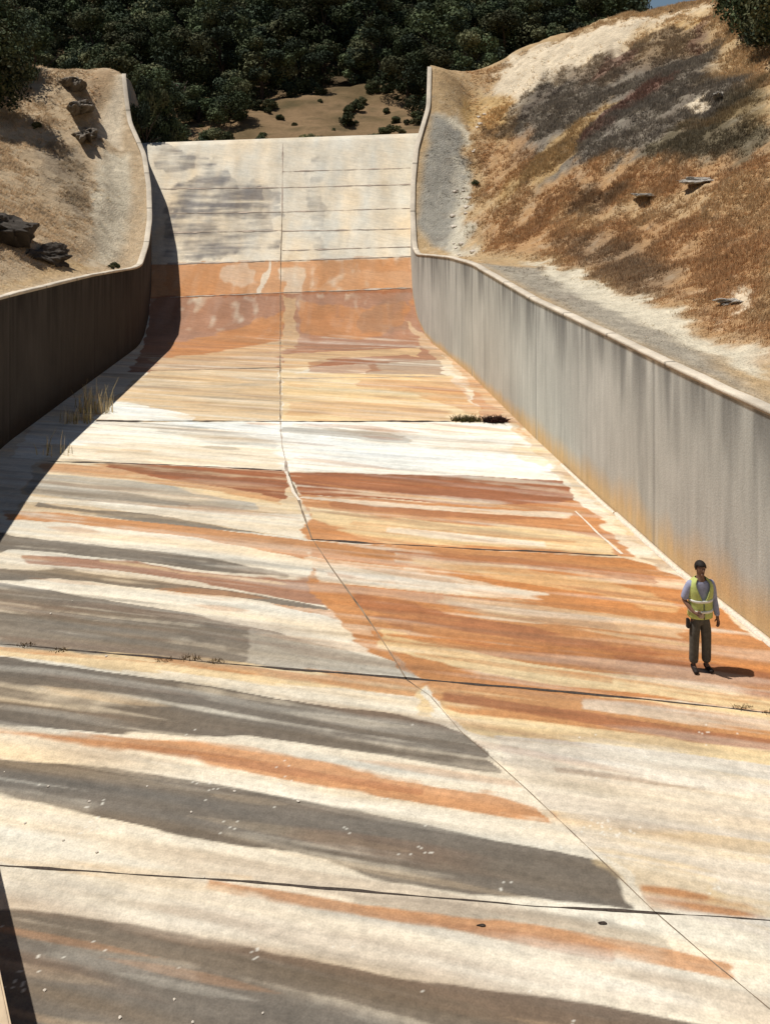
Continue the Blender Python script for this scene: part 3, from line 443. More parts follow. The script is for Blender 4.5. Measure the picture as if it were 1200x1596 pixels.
# ---------------------------------------------------------------- side walls
def resample(L, step=.07):
    d = np.arange(L[0, 0], L[-1, 0], step); q = np.stack([np.interp(d, L[:, 0], L[:, 1]), d, np.interp(d, L[:, 0], L[:, 2])], 1)
    k = 13; pad = np.pad(q, ((k//2, k//2), (0, 0)), 'edge'); ker = np.ones(k)/k
    for j in (0, 2): q[:, j] = np.convolve(pad[:, j], ker, 'valid')
    return q
def build_wall(L, side, seed, seams):
    q = resample(L); n = len(q); th = .20
    tn = np.gradient(q[:, :2], axis=0); tn /= np.linalg.norm(tn, axis=1)[:, None]; nn = np.stack([tn[:, 1], -tn[:, 0]], 1)*side   # outward
    root = empty('spillway_wall', (float(q[0, 0]), float(q[0, 1]), 0)); off = np.array([q[0, 0], q[0, 1], 0])
    zb = floor_z(q[:, 0], np.minimum(q[:, 1], 59))-.25; zt = q[:, 2]-.09; nr = 40
    t = np.linspace(0, 1, nr)**1.0
    H = zb[:, None]+(zt-zb)[:, None]*t[None]
    V = np.stack([np.repeat(q[:, 0:1], nr, 1), np.repeat(q[:, 1:2], nr, 1), H], -1)
    ln = np.concatenate([[0], np.cumsum(np.linalg.norm(np.diff(q[:, :2], axis=0), axis=1))])
    a = np.repeat(ln[:, None], nr, 1).ravel(); hgt = (H-zb[:, None]-.25).ravel(); top = (zt[:, None]-H).ravel(); yy = V[..., 1].ravel()
    if side > 0:
        base = srgb((178, 177, 168)); dark = srgb((106, 105, 101)); pale = srgb((204, 203, 193)); org = srgb((204, 168, 112))
        K = 1.0
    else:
        base = srgb((98, 92, 88)); dark = srgb((54, 50, 48)); pale = srgb((126, 118, 112)); org = srgb((90, 76, 64)); K = .36  # left wall's shade is worked into these darker concrete colours
    cc = np.tile(base, (len(a), 1))
    n1 = fbm(a*2.2, hgt*.22, 4, seed); n2 = fbm(a*7, hgt*.35+4, 3, seed+1); n3 = fbm(a*.5, hgt*.5, 4, seed+2)
    k = np.clip((n3-.42)*3, 0, 1)[:, None]*.45; cc = cc*(1-k)+pale*k
    run = .4+2.2*fbm(a*3.1, a*0, 3, seed+3)                                 # how far each run of dirt comes down from the coping
    k = np.clip(1-top/run, 0, 1)*np.clip((n1*.6+n2*.6-.42)*3.2, 0, 1); k = k[:, None]*.85; cc = cc*(1-k)+dark*k
    k = np.clip((n2-.62)*4, 0, 1)*np.clip((n1-.4)*3, 0, 1); k = k[:, None]*.5; cc = cc*(1-k)+pale*k
    k = np.clip((n1-.55)*4, 0, 1)[:, None]*.3; cc = cc*(1-k)+dark*k
    oh = (.3+.8*fbm(a*.9, a*0+7, 3, seed+4))*np.interp(yy, [10, 18, 28, 40, 47], [1.3, 1.15, .7, .35, .25])
    k = np.clip(1.25-hgt/oh, 0, 1)*(.55+.6*n2); k = np.clip(k, 0, .78)[:, None]; cc = cc*(1-k)+org*k
    for sm in seams:
        k = np.exp(-((yy-sm)/.035)**2)[:, None]*.6; cc = cc*(1-k)+pale*k
        k = np.exp(-((yy-sm-.12)/.05)**2)[:, None]*.5; cc = cc*(1-k)+dark*k
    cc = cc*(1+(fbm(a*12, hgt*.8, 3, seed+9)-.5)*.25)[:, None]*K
    Vi = V.reshape(-1, 3)-off; Fi = grid_faces(n, nr)
    Vo = Vi.copy(); Vo[:, :2] += np.repeat(nn, nr, 0)*th
    Fo = Fi[:, ::-1]+len(Vi)
    idx = np.arange(n-1)*nr+nr-1
    Ft = np.stack([idx, idx+nr, idx+nr+len(Vi), idx+len(Vi)], 1)
    e0 = np.arange(nr-1); Fe = np.stack([e0, e0+1, e0+1+len(Vi), e0+len(Vi)], 1); e1 = e0+(n-1)*nr; Fe2 = np.stack([e1+1, e1, e1+len(Vi), e1+1+len(Vi)], 1)
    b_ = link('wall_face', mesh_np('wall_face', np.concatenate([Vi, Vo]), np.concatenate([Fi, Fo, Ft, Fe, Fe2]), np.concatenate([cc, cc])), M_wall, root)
    # coping
    o1 = q[:, :2]-nn*.03-off[:2]; o2 = q[:, :2]+nn*(th+.03)-off[:2]; z0 = q[:, 2]-.088; z1 = q[:, 2]+(fbm(ln*1.3, ln*0, 3, seed+12)-.5)*.03
    V = np.concatenate([np.column_stack([o1, z0]), np.column_stack([o1+nn*.0, z1-.015]), np.column_stack([o1+nn*.02, z1]), np.column_stack([o2-nn*.02, z1]), np.column_stack([o2, z1-.015]), np.column_stack([o2, z0])])
    i = np.arange(n-1); F = np.concatenate([np.stack([i+j*n, i+1+j*n, i+1+(j+1)*n, i+(j+1)*n], 1) for j in range(5)]+[np.stack([i+5*n, i+1+5*n, i+1, i], 1)])
    F = np.concatenate([F, [[n-1, 2*n-1, 3*n-1, 4*n-1], [n-1, 4*n-1, 5*n-1, 6*n-1]]])
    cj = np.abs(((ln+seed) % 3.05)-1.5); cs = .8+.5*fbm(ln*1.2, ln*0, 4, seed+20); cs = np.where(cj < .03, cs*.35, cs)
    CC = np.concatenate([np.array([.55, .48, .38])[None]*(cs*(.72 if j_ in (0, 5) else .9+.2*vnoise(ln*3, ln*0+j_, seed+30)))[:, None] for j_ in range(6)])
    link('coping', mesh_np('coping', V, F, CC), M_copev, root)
    return root, q, nn, off
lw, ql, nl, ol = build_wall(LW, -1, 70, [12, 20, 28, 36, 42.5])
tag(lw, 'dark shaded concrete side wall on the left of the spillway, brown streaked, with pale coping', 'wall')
rw, qr, nr_, orr = build_wall(RW, 1, 90, [11.5, 20.3, 28.2, 36.5, 43])
tag(rw, 'sunlit grey concrete side wall on the right, with dark streaks and an orange stained foot', 'wall')
# pale kerb at the foot of the right wall
def kerb(y0, y1, inset, w, h):
    k = (qr[:, 1] > y0) & (qr[:, 1] < y1); q = qr[k]; n_ = nr_[k]; n = len(q)
    fz = floor_z(q[:, 0], q[:, 1]); a = q[:, :2]-n_*(inset+w)-orr[:2]; b_ = q[:, :2]-n_*inset-orr[:2]
    j = (fbm(q[:, 1]*2.2, q[:, 1]*0, 3, 77)-.5)*.06; a = a+n_*j[:, None]
    V = np.concatenate([np.column_stack([a, fz+.002]), np.column_stack([a+n_*w*.2, fz+h]), np.column_stack([b_, fz+h+.01]), np.column_stack([b_, fz+.002])])
    i = np.arange(n-1); F = np.concatenate([np.stack([i+j*n, i+(j+1)*n, i+1+(j+1)*n, i+1+j*n], 1) for j in range(3)]+[np.array([[0, n, 2*n, 3*n], [n-1, 4*n-1, 3*n-1, 2*n-1]])])
    link('kerb', mesh_np('kerb', V, F), M_seal, rw)
kerb(4, 22.3, .01, .10, .05); kerb(22.3, 26, .03, .07, .03)
# low concrete kerb wall at the lower left
def prism_wall(p0, p1, w, z0, z1):
    p0 = Vector(p0); p1 = Vector(p1); d = (p1-p0); L = d.length; bm = bmesh.new()
    bmesh.ops.create_cube(bm, size=1); bmesh.ops.scale(bm, vec=(L, w, z1-z0), verts=bm.verts)
    bmesh.ops.subdivide_edges(bm, edges=[e for e in bm.edges if abs(e.verts[0].co.x-e.verts[1].co.x) > .1], cuts=24)
    bmesh.ops.bevel(bm, geom=[e for e in bm.edges if e.is_manifold and e.calc_face_angle(0) > .5], offset=.02, segments=2, affect='EDGES')
    me = bpy.data.meshes.new('low_wall'); bm.to_mesh(me); bm.free(); return me, L, math.atan2(d.y, d.x)
dv = Vector((.5, -.866)).normalized(); nv = Vector((-dv.y, dv.x))            # nv points right and away
p0 = Vector((-3.90, 9.24)); a = p0-dv*4.2-nv*.2; b = p0+dv*3.5-nv*.2
me, L, an = prism_wall(a, b, .4, 0, 1.42)
o = link('low_wall', me, flat_mat('kerb_concrete', (.55, .42, .28), scale=6), None); mid = (a+b)/2; o.location = (mid.x, mid.y, .71); o.rotation_euler = (0, 0, an)
tag(o, 'tan concrete wall end with a dark shaded side cutting across the lower left corner', 'low wall')
# ---------------------------------------------------------------- terrain
tpal = {k: srgb(v)/E*1.02 for k, v in TPAL.items()}
def terr_colour(x, y, side):
    if side == 0: c = np.tile(tpal['LT'], (len(x), 1))
    else: c = np.tile(tpal['TG'], (len(x), 1))
    n = fbm(x*.5, y*.5, 4, 61+side); k = np.clip((n-.5)*3, 0, 1)[:, None]*.6
    c = c*(1-k)+tpal['OG' if side else 'LK']*k
    wx = (fbm(x*.9, y*.9, 4, 62)-.5)*1.6+(fbm(x*4, y*4, 2, 66)-.5)*.5; wy = (fbm(x*.9+30, y*.9, 4, 63)-.5)*2.4+(fbm(x*4, y*4, 2, 67)-.5)*.7
    near = np.clip(((rwx(y) if side else lwx(y)-.4)-x)*(1 if not side else -1)/3, .25, 1)
    c = paint(x, y, c, PATCHES, tpal, wx*near, wy*near, 1.0, 2)
    n = fbm(x*1.7, y*1.7, 4, 64); k = np.clip((n-.56)*5, 0, 1)[:, None]*.4; c = c*(1-k*.5)+tpal['BG']*k*.5
    n = fbm(x*3.7, y*3.7, 3, 65); k = np.clip((n-.6)*6, 0, 1)[:, None]*.35; c = c*(1-k*.5)+tpal['LG']*k*.5
    lum = c@np.array([.3, .55, .15]); c = c*.8+lum[:, None]*.2
    return c*(1+(fbm(x*6, y*6, 3, 68)-.5)*.4)[:, None]
def terrain(name, side, fz, ys, nx, width):
    sg = 1 if side else -1
    x0 = np.where(ys <= 60, (rwx(ys)+.2 if side else lwx(ys)-.2), (rwx(60)+.2 if side else lwx(60)-.2))
    u = np.concatenate([[-1], np.linspace(0, 1, nx)]); wd = np.where(u < 0, 0, np.abs(u)**1.7)*width
    X = x0[:, None]+sg*wd[None]; Y = np.repeat(ys[:, None], nx+1, 1); Z = fz(X, Y)
    Z[:, 0] -= 5
    x = X.ravel(); y = Y.ravel(); F = grid_faces(len(ys), nx+1)
    if not side: F = F[:, ::-1]
    return tag(link(name, mesh_np(name, np.stack([x, y, Z.ravel()], 1), F, terr_colour(x, y, side)), M_earth, smooth=True), kind='structure')
ysT = np.concatenate([np.arange(0, 14, .4), np.arange(14, 66, .13), np.arange(66, 100, .6)])
terrain('left_hillside', 0, left_z, ysT, 210, 70)
terrain('right_hillside', 1, right_z, ysT, 260, 75)
xs = np.arange(-150, 150, .8); ys = np.concatenate([np.arange(60, 112, .35), np.arange(112, 400, 2.)])
X, Y = np.meshgrid(xs, ys); Z = back_z(X, Y); x = X.ravel(); y = Y.ravel()
c = np.tile(srgb((152, 126, 95))/E, (len(x), 1)); n = fbm(x*.25, y*.25, 4, 81); k = np.clip((n-.5)*4, 0, 1)[:, None]*.7
c = c*(1-k)+srgb((104, 90, 62))/E*k; n = fbm(x*1.1, y*1.1, 4, 82); k = np.clip((n-.55)*5, 0, 1)[:, None]*.6; c = c*(1-k)+srgb((92, 84, 60))/E*k
k = np.clip((y-97)/8, 0, 1)[:, None]*.75; c = c*(1-k)+srgb((70, 62, 48))/E*k
tag(link('far_hillside', mesh_np('far_hillside', np.stack([x, y, Z.ravel()], 1), grid_faces(len(ys), len(xs)), c), M_earth, smooth=True), kind='structure')
g = np.linspace(-1500, 1500, 60); X, Y = np.meshgrid(g, g); gz = np.full(X.size, -1.2)
tag(link('ground', mesh_np('ground', np.stack([X.ravel(), Y.ravel(), gz], 1), grid_faces(60, 60), np.tile(tpal['TG'], (X.size, 1))), M_earth), kind='structure')
# dry grass on the slopes: countless blades
def grass(name, side, fz, n, label):
    ys_ = 17+(62-17)*rng.random(n*4)**.85; u = rng.random(n*4)
    if side:
        xs_ = rwx(ys_)+.6+u*(ys_*.55-rwx(ys_)+1.5)
    else: xs_ = lwx(ys_)-.5-u*(ys_*.5+lwx(ys_)+1.5)
    cl = terr_colour(xs_, ys_, side)
    dist = np.abs(xs_-(rwx(ys_) if side else lwx(ys_)))
    dn = fbm(xs_*.8, ys_*.8, 4, 71)
    lum = cl@np.array([.3, .55, .15]); keep = rng.random(len(xs_)) < np.clip((.50-lum)*5, .05, 1)* np.clip((dn-.34)*3.4, 0.03, 1)*np.clip((dist-(2.2 if side else 1.2))/2, .04, 1)
    xs_, ys_, cl, dist, dn = xs_[keep][:n], ys_[keep][:n], cl[keep][:n], dist[keep][:n], dn[keep][:n]
    m = len(xs_); nb = 5; V = np.zeros((m, nb, 3, 3)); z = fz(xs_, ys_)
    h = (.05+.11*rng.random(m))*np.clip(dist/4, .35, 1)*(.5+dn)*(1.0 if side else .6)*np.clip(ys_/34, .7, 1.35)
    for j in range(nb):
        an = rng.random(m)*6.283; r = .10*rng.random(m); bx = xs_+r*np.cos(an); by = ys_+r*np.sin(an); w = .008+.0003*ys_
        aw = rng.random(m)*6.283; le = h*(.2+.7*rng.random(m)); hj = h*(.6+.6*rng.random(m))
        V[:, j, 0] = np.stack([bx-w*np.cos(aw), by-w*np.sin(aw), z-.03], 1)
        V[:, j, 1] = np.stack([bx+w*np.cos(aw), by+w*np.sin(aw), z-.03], 1)
        V[:, j, 2] = np.stack([bx+le*np.cos(an)+(.06), by+le*np.sin(an), z+hj], 1)
    cb = cl[:, None, None]*(1.0+.45*rng.random((m, nb, 1, 1)))*np.ones((1, 1, 3, 1))
    cb = cb*(1+(rng.random((m, 1, 1, 1))-.5)*.35)
    V = V.reshape(-1, 3); F = np.arange(len(V)).reshape(-1, 3)
    tag(link(name, mesh_np(name, V, F, cb.reshape(-1, 3)), M_grass), label, 'grass', kind='stuff')
grass('dry_grass', 1, right_z, 110000, 'dry orange and tan grass covering the right hillside')
grass('dry_grass', 0, left_z, 24000, 'short pale dry grass on the left hillside')
# ---------------------------------------------------------------- trees
def tube(bm, pts, rad, seg=7):
    rings = []
    for i, (p, r) in enumerate(zip(pts, rad)):
        p = Vector(p); d = (Vector(pts[min(i+1, len(pts)-1)])-Vector(pts[max(i-1, 0)])).normalized()
        a = d.orthogonal().normalized(); b = d.cross(a)
        rings.append([bm.verts.new(p+r*(math.cos(t*2*math.pi/seg)*a+math.sin(t*2*math.pi/seg)*b)) for t in range(seg)])
    for r0, r1 in zip(rings, rings[1:]):
        for k in range(seg): bm.faces.new((r0[k], r0[(k+1) % seg], r1[(k+1) % seg], r1[k]))
    bm.faces.new(rings[-1]); bm.faces.new(rings[0][::-1])
def crown_mesh(name, seed, h, r, nblob, nleaf, size, cols, low=.25):
    R = np.random.default_rng(seed); V = []; C = []
    for b in range(nblob):
        t = R.random(); a = R.random()*6.283; zz = h*(low+(1-low)*(.08+.84*t)); rr = r*math.sqrt(max(.05, 1-(2*t-.75)**2*.75))*(.25+.75*math.sqrt(R.random()))*.85
        c0 = np.array([rr*math.cos(a), rr*math.sin(a), zz]); br = r*(.22+.26*R.random())
        n = int(nleaf/nblob*(.7+.6*R.random())); d = R.normal(size=(n, 3)); d /= np.linalg.norm(d, axis=1)[:, None]
        rad = br*(.55+.55*R.random(n))[:, None]; p = c0+d*rad*np.array([1, 1, .75])
        nm = d+R.normal(size=(n, 3))*.6; nm /= np.linalg.norm(nm, axis=1)[:, None]
        u = np.cross(nm, R.normal(size=(n, 3))); u /= np.linalg.norm(u, axis=1)[:, None]; v = np.cross(nm, u)
        s = (size*(.6+.8*R.random(n)))[:, None]
        V.append(np.stack([p-u*s, p-v*s*.55, p+u*s, p+v*s*.55], 1).reshape(-1, 3))
        ci = cols[R.integers(len(cols))]*(.65+.7*R.random()); cj = ci[None]*(.7+.6*R.random((n, 1))); C.append(np.repeat(cj, 4, 0))
    V = np.concatenate(V); C = np.concatenate(C); return mesh_np(name, V, np.arange(len(V)).reshape(-1, 4), C)
def trunk_mesh(name, seed, h, r, th):
    R = random.Random(seed); bm = bmesh.new(); top = h*.62
    pts = [(0, 0, -.6), (R.uniform(-.1, .1), R.uniform(-.1, .1), h*.15), (R.uniform(-.25, .25), R.uniform(-.25, .25), h*.38), (R.uniform(-.4, .4), R.uniform(-.4, .4), top)]
    tube(bm, pts, [th*1.3, th, th*.7, th*.25])
    for k in range(7):
        a = k*.9+R.random(); z0 = h*R.uniform(.16, .45); q = r*R.uniform(.5, .8); z1 = z0+h*R.uniform(.12, .4)
        tube(bm, [(0, 0, z0), (q*.45*math.cos(a), q*.45*math.sin(a), (z0+z1)/2+.1), (q*math.cos(a), q*math.sin(a), z1)], [th*.5, th*.32, th*.1], 5)
    me = bpy.data.meshes.new(name); bm.to_mesh(me); bm.free(); me.materials.append(M_bark); return me
G = [np.array(v) for v in [(.056, .074, .036), (.070, .086, .042), (.042, .056, .034), (.095, .098, .050)]]
protos = []
for i, (h, r) in enumerate([(6.0, 3.2), (7.0, 3.4), (5.2, 3.0), (6.4, 2.7), (4.6, 2.8), (7.6, 3.0)]):
    cm = crown_mesh('crown', 100+i, h, r, 15+i*2, 7500, .15, G, .08); cm.materials.append(M_leaf)
    protos.append((trunk_mesh('trunk', 200+i, h, r, .2), cm))
def tree(p, loc, sc, rz, label, group=None, name='oak_tree'):
    root = empty(name, loc, rz); root.scale = sc
    for nm, me in (('trunk', p[0]), ('crown', p[1])):
        o = bpy.data.objects.new(nm, me); COL.objects.link(o); o.parent = root
    tag(root, label, 'tree', group); return root
R = random.Random(11); placed = []
G2 = [np.array(v) for v in [(.12, .13, .055), (.15, .14, .07), (.09, .10, .045)]]
crown_b = [crown_mesh('bush_leaves', 330+i, 1.0, .8, 9, 1500, .07, G2, 0) for i in range(2)]
for c_ in crown_b: c_.materials.append(M_leaf)
def try_tree(X, Y, sc, md):
    for (a, b_) in placed:
        if (a-X)**2+((b_-Y)*.8)**2 < md*md: return False
    placed.append((X, Y)); i = len(placed) % len(protos)
    tree(protos[i], (X, Y, float(back_z(X, Y))-.3), (sc, sc, sc*R.uniform(.85, 1.15)), R.uniform(0, 6.28), 'dark green oak in the dense wood covering the hillside beyond the spillway crest', 'oaks covering the far hillside')
    return True
# the foot of the wood keeps an uneven edge above the bare bank
for X, Y, s_ in [(-14.6, 64.4, .6), (-15.2, 63.0, .5), (-16.3, 66.0, .62), (-14.4, 66.5, .42), (-17.5, 71, .72), (-15.4, 74, .5), (-13.8, 78, .45), (-14, 86, .7), (4.4, 84, .5), (-20.2, 76, .62), (-22.5, 80, .8), (-18.6, 80, .5), (-21, 86, .95), (-17, 88, .8), (-24.5, 88, 1.1), (-14.6, 92, .72), (-12.3, 96, .95), (-9.2, 98, 1.0), (-19.5, 93, 1.0), (-26, 95, 1.1), (-6.5, 103, .85), (-3.2, 103, .9), (-.5, 101, .95), (2.2, 96, .95), (4.6, 90, .8), (6, 96, 1.0), (8.6, 92, 1.0), (-1.8, 108, 1)]:
    try_tree(X, Y, s_, .5)
for X_, Y_, k_, w_, h_ in [(-14.85, 59.6, 0, .42, .98), (-14.5, 61.6, 3, .5, .95)]:
    tree(protos[k_], (X_, Y_, 7.2), (w_, w_, h_), k_+1, 'dark green oak in the dense wood covering the hillside beyond the spillway crest', 'oaks covering the far hillside')
k = 0
while k < 6000 and len(placed) < 225:
    k += 1; Y_ = 98+58*R.random()**1.1; X_ = R.uniform(-.46*Y_-4, .34*Y_+4)
    if Y_ < 103 and -13 < X_ < 5: continue
    if X_-.262*Y_ > -1.2: continue
    if vnoise(X_*.13+5, Y_*.11, 93) > .80: continue
    try_tree(X_, Y_, R.choice([.6, .75, .9, 1.0, 1.1, 1.3]), 3.2)
for j in range(26):
    X_ = R.uniform(-14.5, 1.8); Y_ = 75.5+R.uniform(0, 4)+max(0, X_+8)*.3
    o = bpy.data.objects.new('olive_bush', crown_b[j % 2]); COL.objects.link(o); s_ = R.uniform(.5, 1.25); o.location = (X_, Y_, float(back_z(X_, Y_))-.1); o.scale = (s_*1.4, s_, s_*.9); o.rotation_euler = (0, 0, R.uniform(0, 6))
    tag(o, 'low olive green bush right behind the pale crest of the spillway', 'bush', 'low bushes lined up behind the crest')
# nearer trees at the upper left and upper right, denser foliage
big = []
for i, (h, r) in enumerate([(6.5, 3.2), (5.2, 3.0)]):
    cm = crown_mesh('crown', 150+i, h, r, 40, 15000, .12, G, .05); cm.materials.append(M_leaf); big.append((trunk_mesh('trunk', 250+i, h, r, .22), cm))
def on(fz, X, Y, d=-.15): return (X, Y, float(fz(X, Y))+d)
tree(big[1], on(left_z, -22.0, 51.5), (.9, .9, .95), 1, 'rounded green tree at the left edge casting shade on the bare slope')
tree(big[0], on(left_z, -23.8, 58), (.8, .8, .75), 2.2, 'dark tree at the upper left behind the bare slope, above the rounded one')
tree(big[1], on(left_z, -25.5, 54.5), (.9, .9, .9), 4, 'dark tree at the left edge, higher up behind the rounded green tree')
tree(big[0], on(right_z, 18.9, 46.6), (.85, .85, .95), .6, 'dark evergreen at the upper right corner, nearest to the camera', name='evergreen_tree')
tree(big[0], on(right_z, 19.6, 49.5), (.95, .95, 1.05), 2.9, 'dark evergreen behind the one in the upper right corner, on the ridge', name='evergreen_tree')
tree(big[1], on(right_z, 18.6, 44.6), (.8, .8, .9), 5, 'dark evergreen at the right edge of the upper right clump', name='evergreen_tree')
# ---------------------------------------------------------------- shrubs and weeds
Gs = [np.array(v) for v in [(.07, .08, .035), (.09, .09, .045), (.05, .06, .03)]]
shm = [crown_mesh('bush', 300+i, .9, .7, 12, 1800, .07, Gs, 0) for i in range(3)]
for m_ in shm: m_.materials.append(M_leaf)
def shrub(loc, s_, label, k=0, group=None, name='shrub'):
    o = bpy.data.objects.new(name, shm[k]); COL.objects.link(o); o.location = loc; o.scale = (s_, s_, s_); o.rotation_euler = (0, 0, R.uniform(0, 6)); return tag(o, label, 'shrub', group)
for j in range(70):
    Y_ = R.uniform(78, 99); X_ = R.uniform(-22, 5)
    if Y_ > 84 and R.random() < .35: continue
    shrub((X_, Y_, float(back_z(X_, Y_))-.15), R.uniform(.35, 1.3), 'small olive bush on the bare tan bank behind the crest', j % 3, 'bushes on the bank behind the crest')
for X_, Y_, s_, lb in [(-11.6, 41.2, .35, 'tiny dark bush on the coping edge of the left wall near its corner'), (-19.0, 52.5, .4, 'small green bush alone in the middle of the left slope')]:
    shrub(on(left_z, X_, Y_, -.05), s_, lb)
for X_, Y_, s_, lb in [(4.9, 52.0, .35, 'small dark bush at the foot of the right slope beside the gravel path')]:
    shrub(on(right_z, X_, Y_, -.05), s_, lb)
def blades(name, n, rad, hmin, hmax, cols, seed, wide=.012, spread=.35):
    Rr = np.random.default_rng(seed); an = Rr.random(n)*6.283; r = rad*np.sqrt(Rr.random(n)); bx = r*np.cos(an)*1.4; by = r*np.sin(an)*.6
    h = hmin+(hmax-hmin)*Rr.random(n)**1.6; a2 = Rr.random(n)*6.283; le = h*spread*Rr.random(n); aw = Rr.random(n)*6.283
    w = wide; V = np.zeros((n, 2, 4, 3)); mx = bx+le*.35*np.cos(a2); my = by+le*.35*np.sin(a2); tx = bx+le*np.cos(a2); ty = by+le*np.sin(a2)
    cx, cy = w*np.cos(aw), w*np.sin(aw)
    V[:, 0] = np.stack([np.stack([bx-cx, by-cy, h*0-.02], 1), np.stack([bx+cx, by+cy, h*0-.02], 1), np.stack([mx+cx*.8, my+cy*.8, h*.6], 1), np.stack([mx-cx*.8, my-cy*.8, h*.6], 1)], 1)
    V[:, 1] = np.stack([np.stack([mx-cx*.8, my-cy*.8, h*.6], 1), np.stack([mx+cx*.8, my+cy*.8, h*.6], 1), np.stack([tx+cx*.3, ty+cy*.3, h], 1), np.stack([tx-cx*.3, ty-cy*.3, h], 1)], 1)
    C = np.array(cols)[Rr.integers(len(cols), size=n)]*(.7+.6*Rr.random((n, 1)))
    V = V.reshape(-1, 3); me = mesh_np(name, V, np.arange(len(V)).reshape(-1, 4), np.repeat(C, 8, 0)); me.materials.append(M_grass); return me
straw = [(.62, .48, .26), (.5, .4, .2), (.7, .58, .38), (.34, .28, .13)]
for X_, Y_, n, h, lb in [(-9.4, 31.3, 80, .8, 'tall dry straw weed at the foot of the left wall, the rightmost tuft'), (-9.7, 31.9, 46, 1.05, 'tall dry straw weed at the foot of the left wall, between two lower tufts'), (-9.65, 30.1, 80, .6, 'short dry straw weed by the left wall, in front of the tall tufts'), (-9.1, 26.8, 14, .75, 'thin pale dry stalks at the shadow edge by the left wall, nearest the camera')]:
    o = link('dry_weed', blades('dry_weed', n, .42, .2, h, straw, int(Y_*10), .013)); o.location = (X_, Y_, .0); tag(o, lb, 'weed', 'dry weeds by the left wall')
o = link('weed_tuft', blades('weed_tuft', 420, .33, .03, .18, [(.10, .085, .035), (.16, .13, .05), (.06, .05, .03)], 5, .016, 1.6)); o.location = (2.55, 30.3, 0); tag(o, 'dark olive weed growing along the floor joint, left of the brown heap', 'weed')
o = link('debris_heap', blades('debris_heap', 900, .27, .02, .17, [(.06, .025, .02), (.09, .04, .03), (.03, .018, .015)], 6, .022, 2.2)); o.location = (3.45, 30.2, 0); tag(o, 'dark brown heap of dead leaves and twigs near the right wall', 'debris')
# small weeds in the long joint that crosses the whole floor
jw = [(-6.05, 16.26, 'first small weed from the left in the long floor joint'), (-5.45, 16.1, 'second small weed from the left in the long floor joint'), (-3.62, 15.78, 'small weed in the long floor joint with a pale rim, left of the tallest one'), (-3.20, 15.82, 'tallest small weed in the long floor joint on the left half'), (-2.75, 15.73, 'small weed in the long floor joint just right of the tallest one'), (5.35, 14.42, 'small dark weed in the long floor joint at the right edge, nearest the person'), (5.75, 14.28, 'small dark weed in the long floor joint at the right edge of the floor')]
for i, (X_, Y_, lb) in enumerate(jw):
    o = link('joint_weed', blades('joint_weed', 60, .12, .008, .05 if i != 3 else .085, [(.14, .09, .04), (.09, .06, .03), (.22, .15, .07)], 40+i, .006, 1.6)); o.location = (X_, Y_, .003); tag(o, lb, 'weed', 'small weeds in the floor joint')
# pebbles
M_peb = flat_mat('pebble_stone', (.62, .55, .46), amt=.2)
def rock_mesh(name, seed, sc, rough, cols, sub=2, flat=.5):
    bm = bmesh.new(); bmesh.ops.create_icosphere(bm, subdivisions=sub, radius=1); Rr = np.random.default_rng(seed)
    cuts = [(Vector(Rr.normal(size=3)).normalized(), .55+.35*Rr.random()) for _ in range(9)]
    for v in bm.verts:
        for nn_, dd in cuts:
            e = v.co.dot(nn_)-dd
            if e > 0: v.co -= nn_*e
    P = np.array([v.co[:] for v in bm.verts]); dsp = (fbm(P[:, 0]*2.6+seed, P[:, 1]*2.6+P[:, 2]*2.1, 6, seed)-.5)*rough
    for v, d_ in zip(bm.verts, dsp): v.co *= 1+d_
    for v in bm.verts: v.co = Vector((v.co.x*sc[0], v.co.y*sc[1], v.co.z*sc[2]))
    me = bpy.data.meshes.new(name); bm.to_mesh(me); bm.free()
    n = fbm(P[:, 0]*3+seed, P[:, 1]*3+P[:, 2]*2, 3, seed+3)[:, None]
    C = np.array(cols[0])*(1-n)+np.array(cols[1])*n
    at = me.color_attributes.new('Col', 'FLOAT_COLOR', 'POINT'); at.data.foreach_set('color', np.hstack([C, np.ones((len(C), 1))]).astype(np.float32).ravel())
    me.materials.append(M_peb if sub == 1 else M_rock); return me
pb = [rock_mesh('pebble', 400+i, (.028, .022, .014), .3, [(.6, .52, .42), (.75, .68, .58)], 1) for i in range(3)]
spots = [(-3.3, 9.5), (-2.6, 9.2), (-2.2, 8.7), (-1.9, 9.05), (-1.5, 8.75), (-2.0, 9.4), (-1.75, 9.15), (-.6, 8.8), (-.2, 9.0), (.35, 8.9), (.9, 8.85), (1.6, 8.75), (-1.1, 8.6), (-2.9, 8.8), (-3.8, 12.3), (-4.5, 12.6), (-3.1, 12.6), (-1.9, 12.5), (-2.5, 12.1), (-1.2, 12.3), (-5.0, 12.9), (-5.4, 12.4), (-3.4, 11.4), (-3.9, 11.6), (-2.1, 11.0), (-4.6, 15.9), (-6.0, 17.4), (-5.8, 17.9), (-4.4, 11.9), (-2.4, 8.95), (-1.25, 9.25), (-.9, 9.1)]
for i, (X_, Y_) in enumerate(spots):
    o = bpy.data.objects.new('pebble', pb[i % 3]); COL.objects.link(o); s_ = R.uniform(.5, 1.2); o.scale = (s_,)*3; o.rotation_euler = (0, 0, R.uniform(0, 6)); o.location = (X_+R.uniform(-.1, .1), Y_, .008*s_)
    tag(o, 'pale pebble lying on a dark grey stained band of the spillway floor', 'pebble', 'pale pebbles on the grey bands')
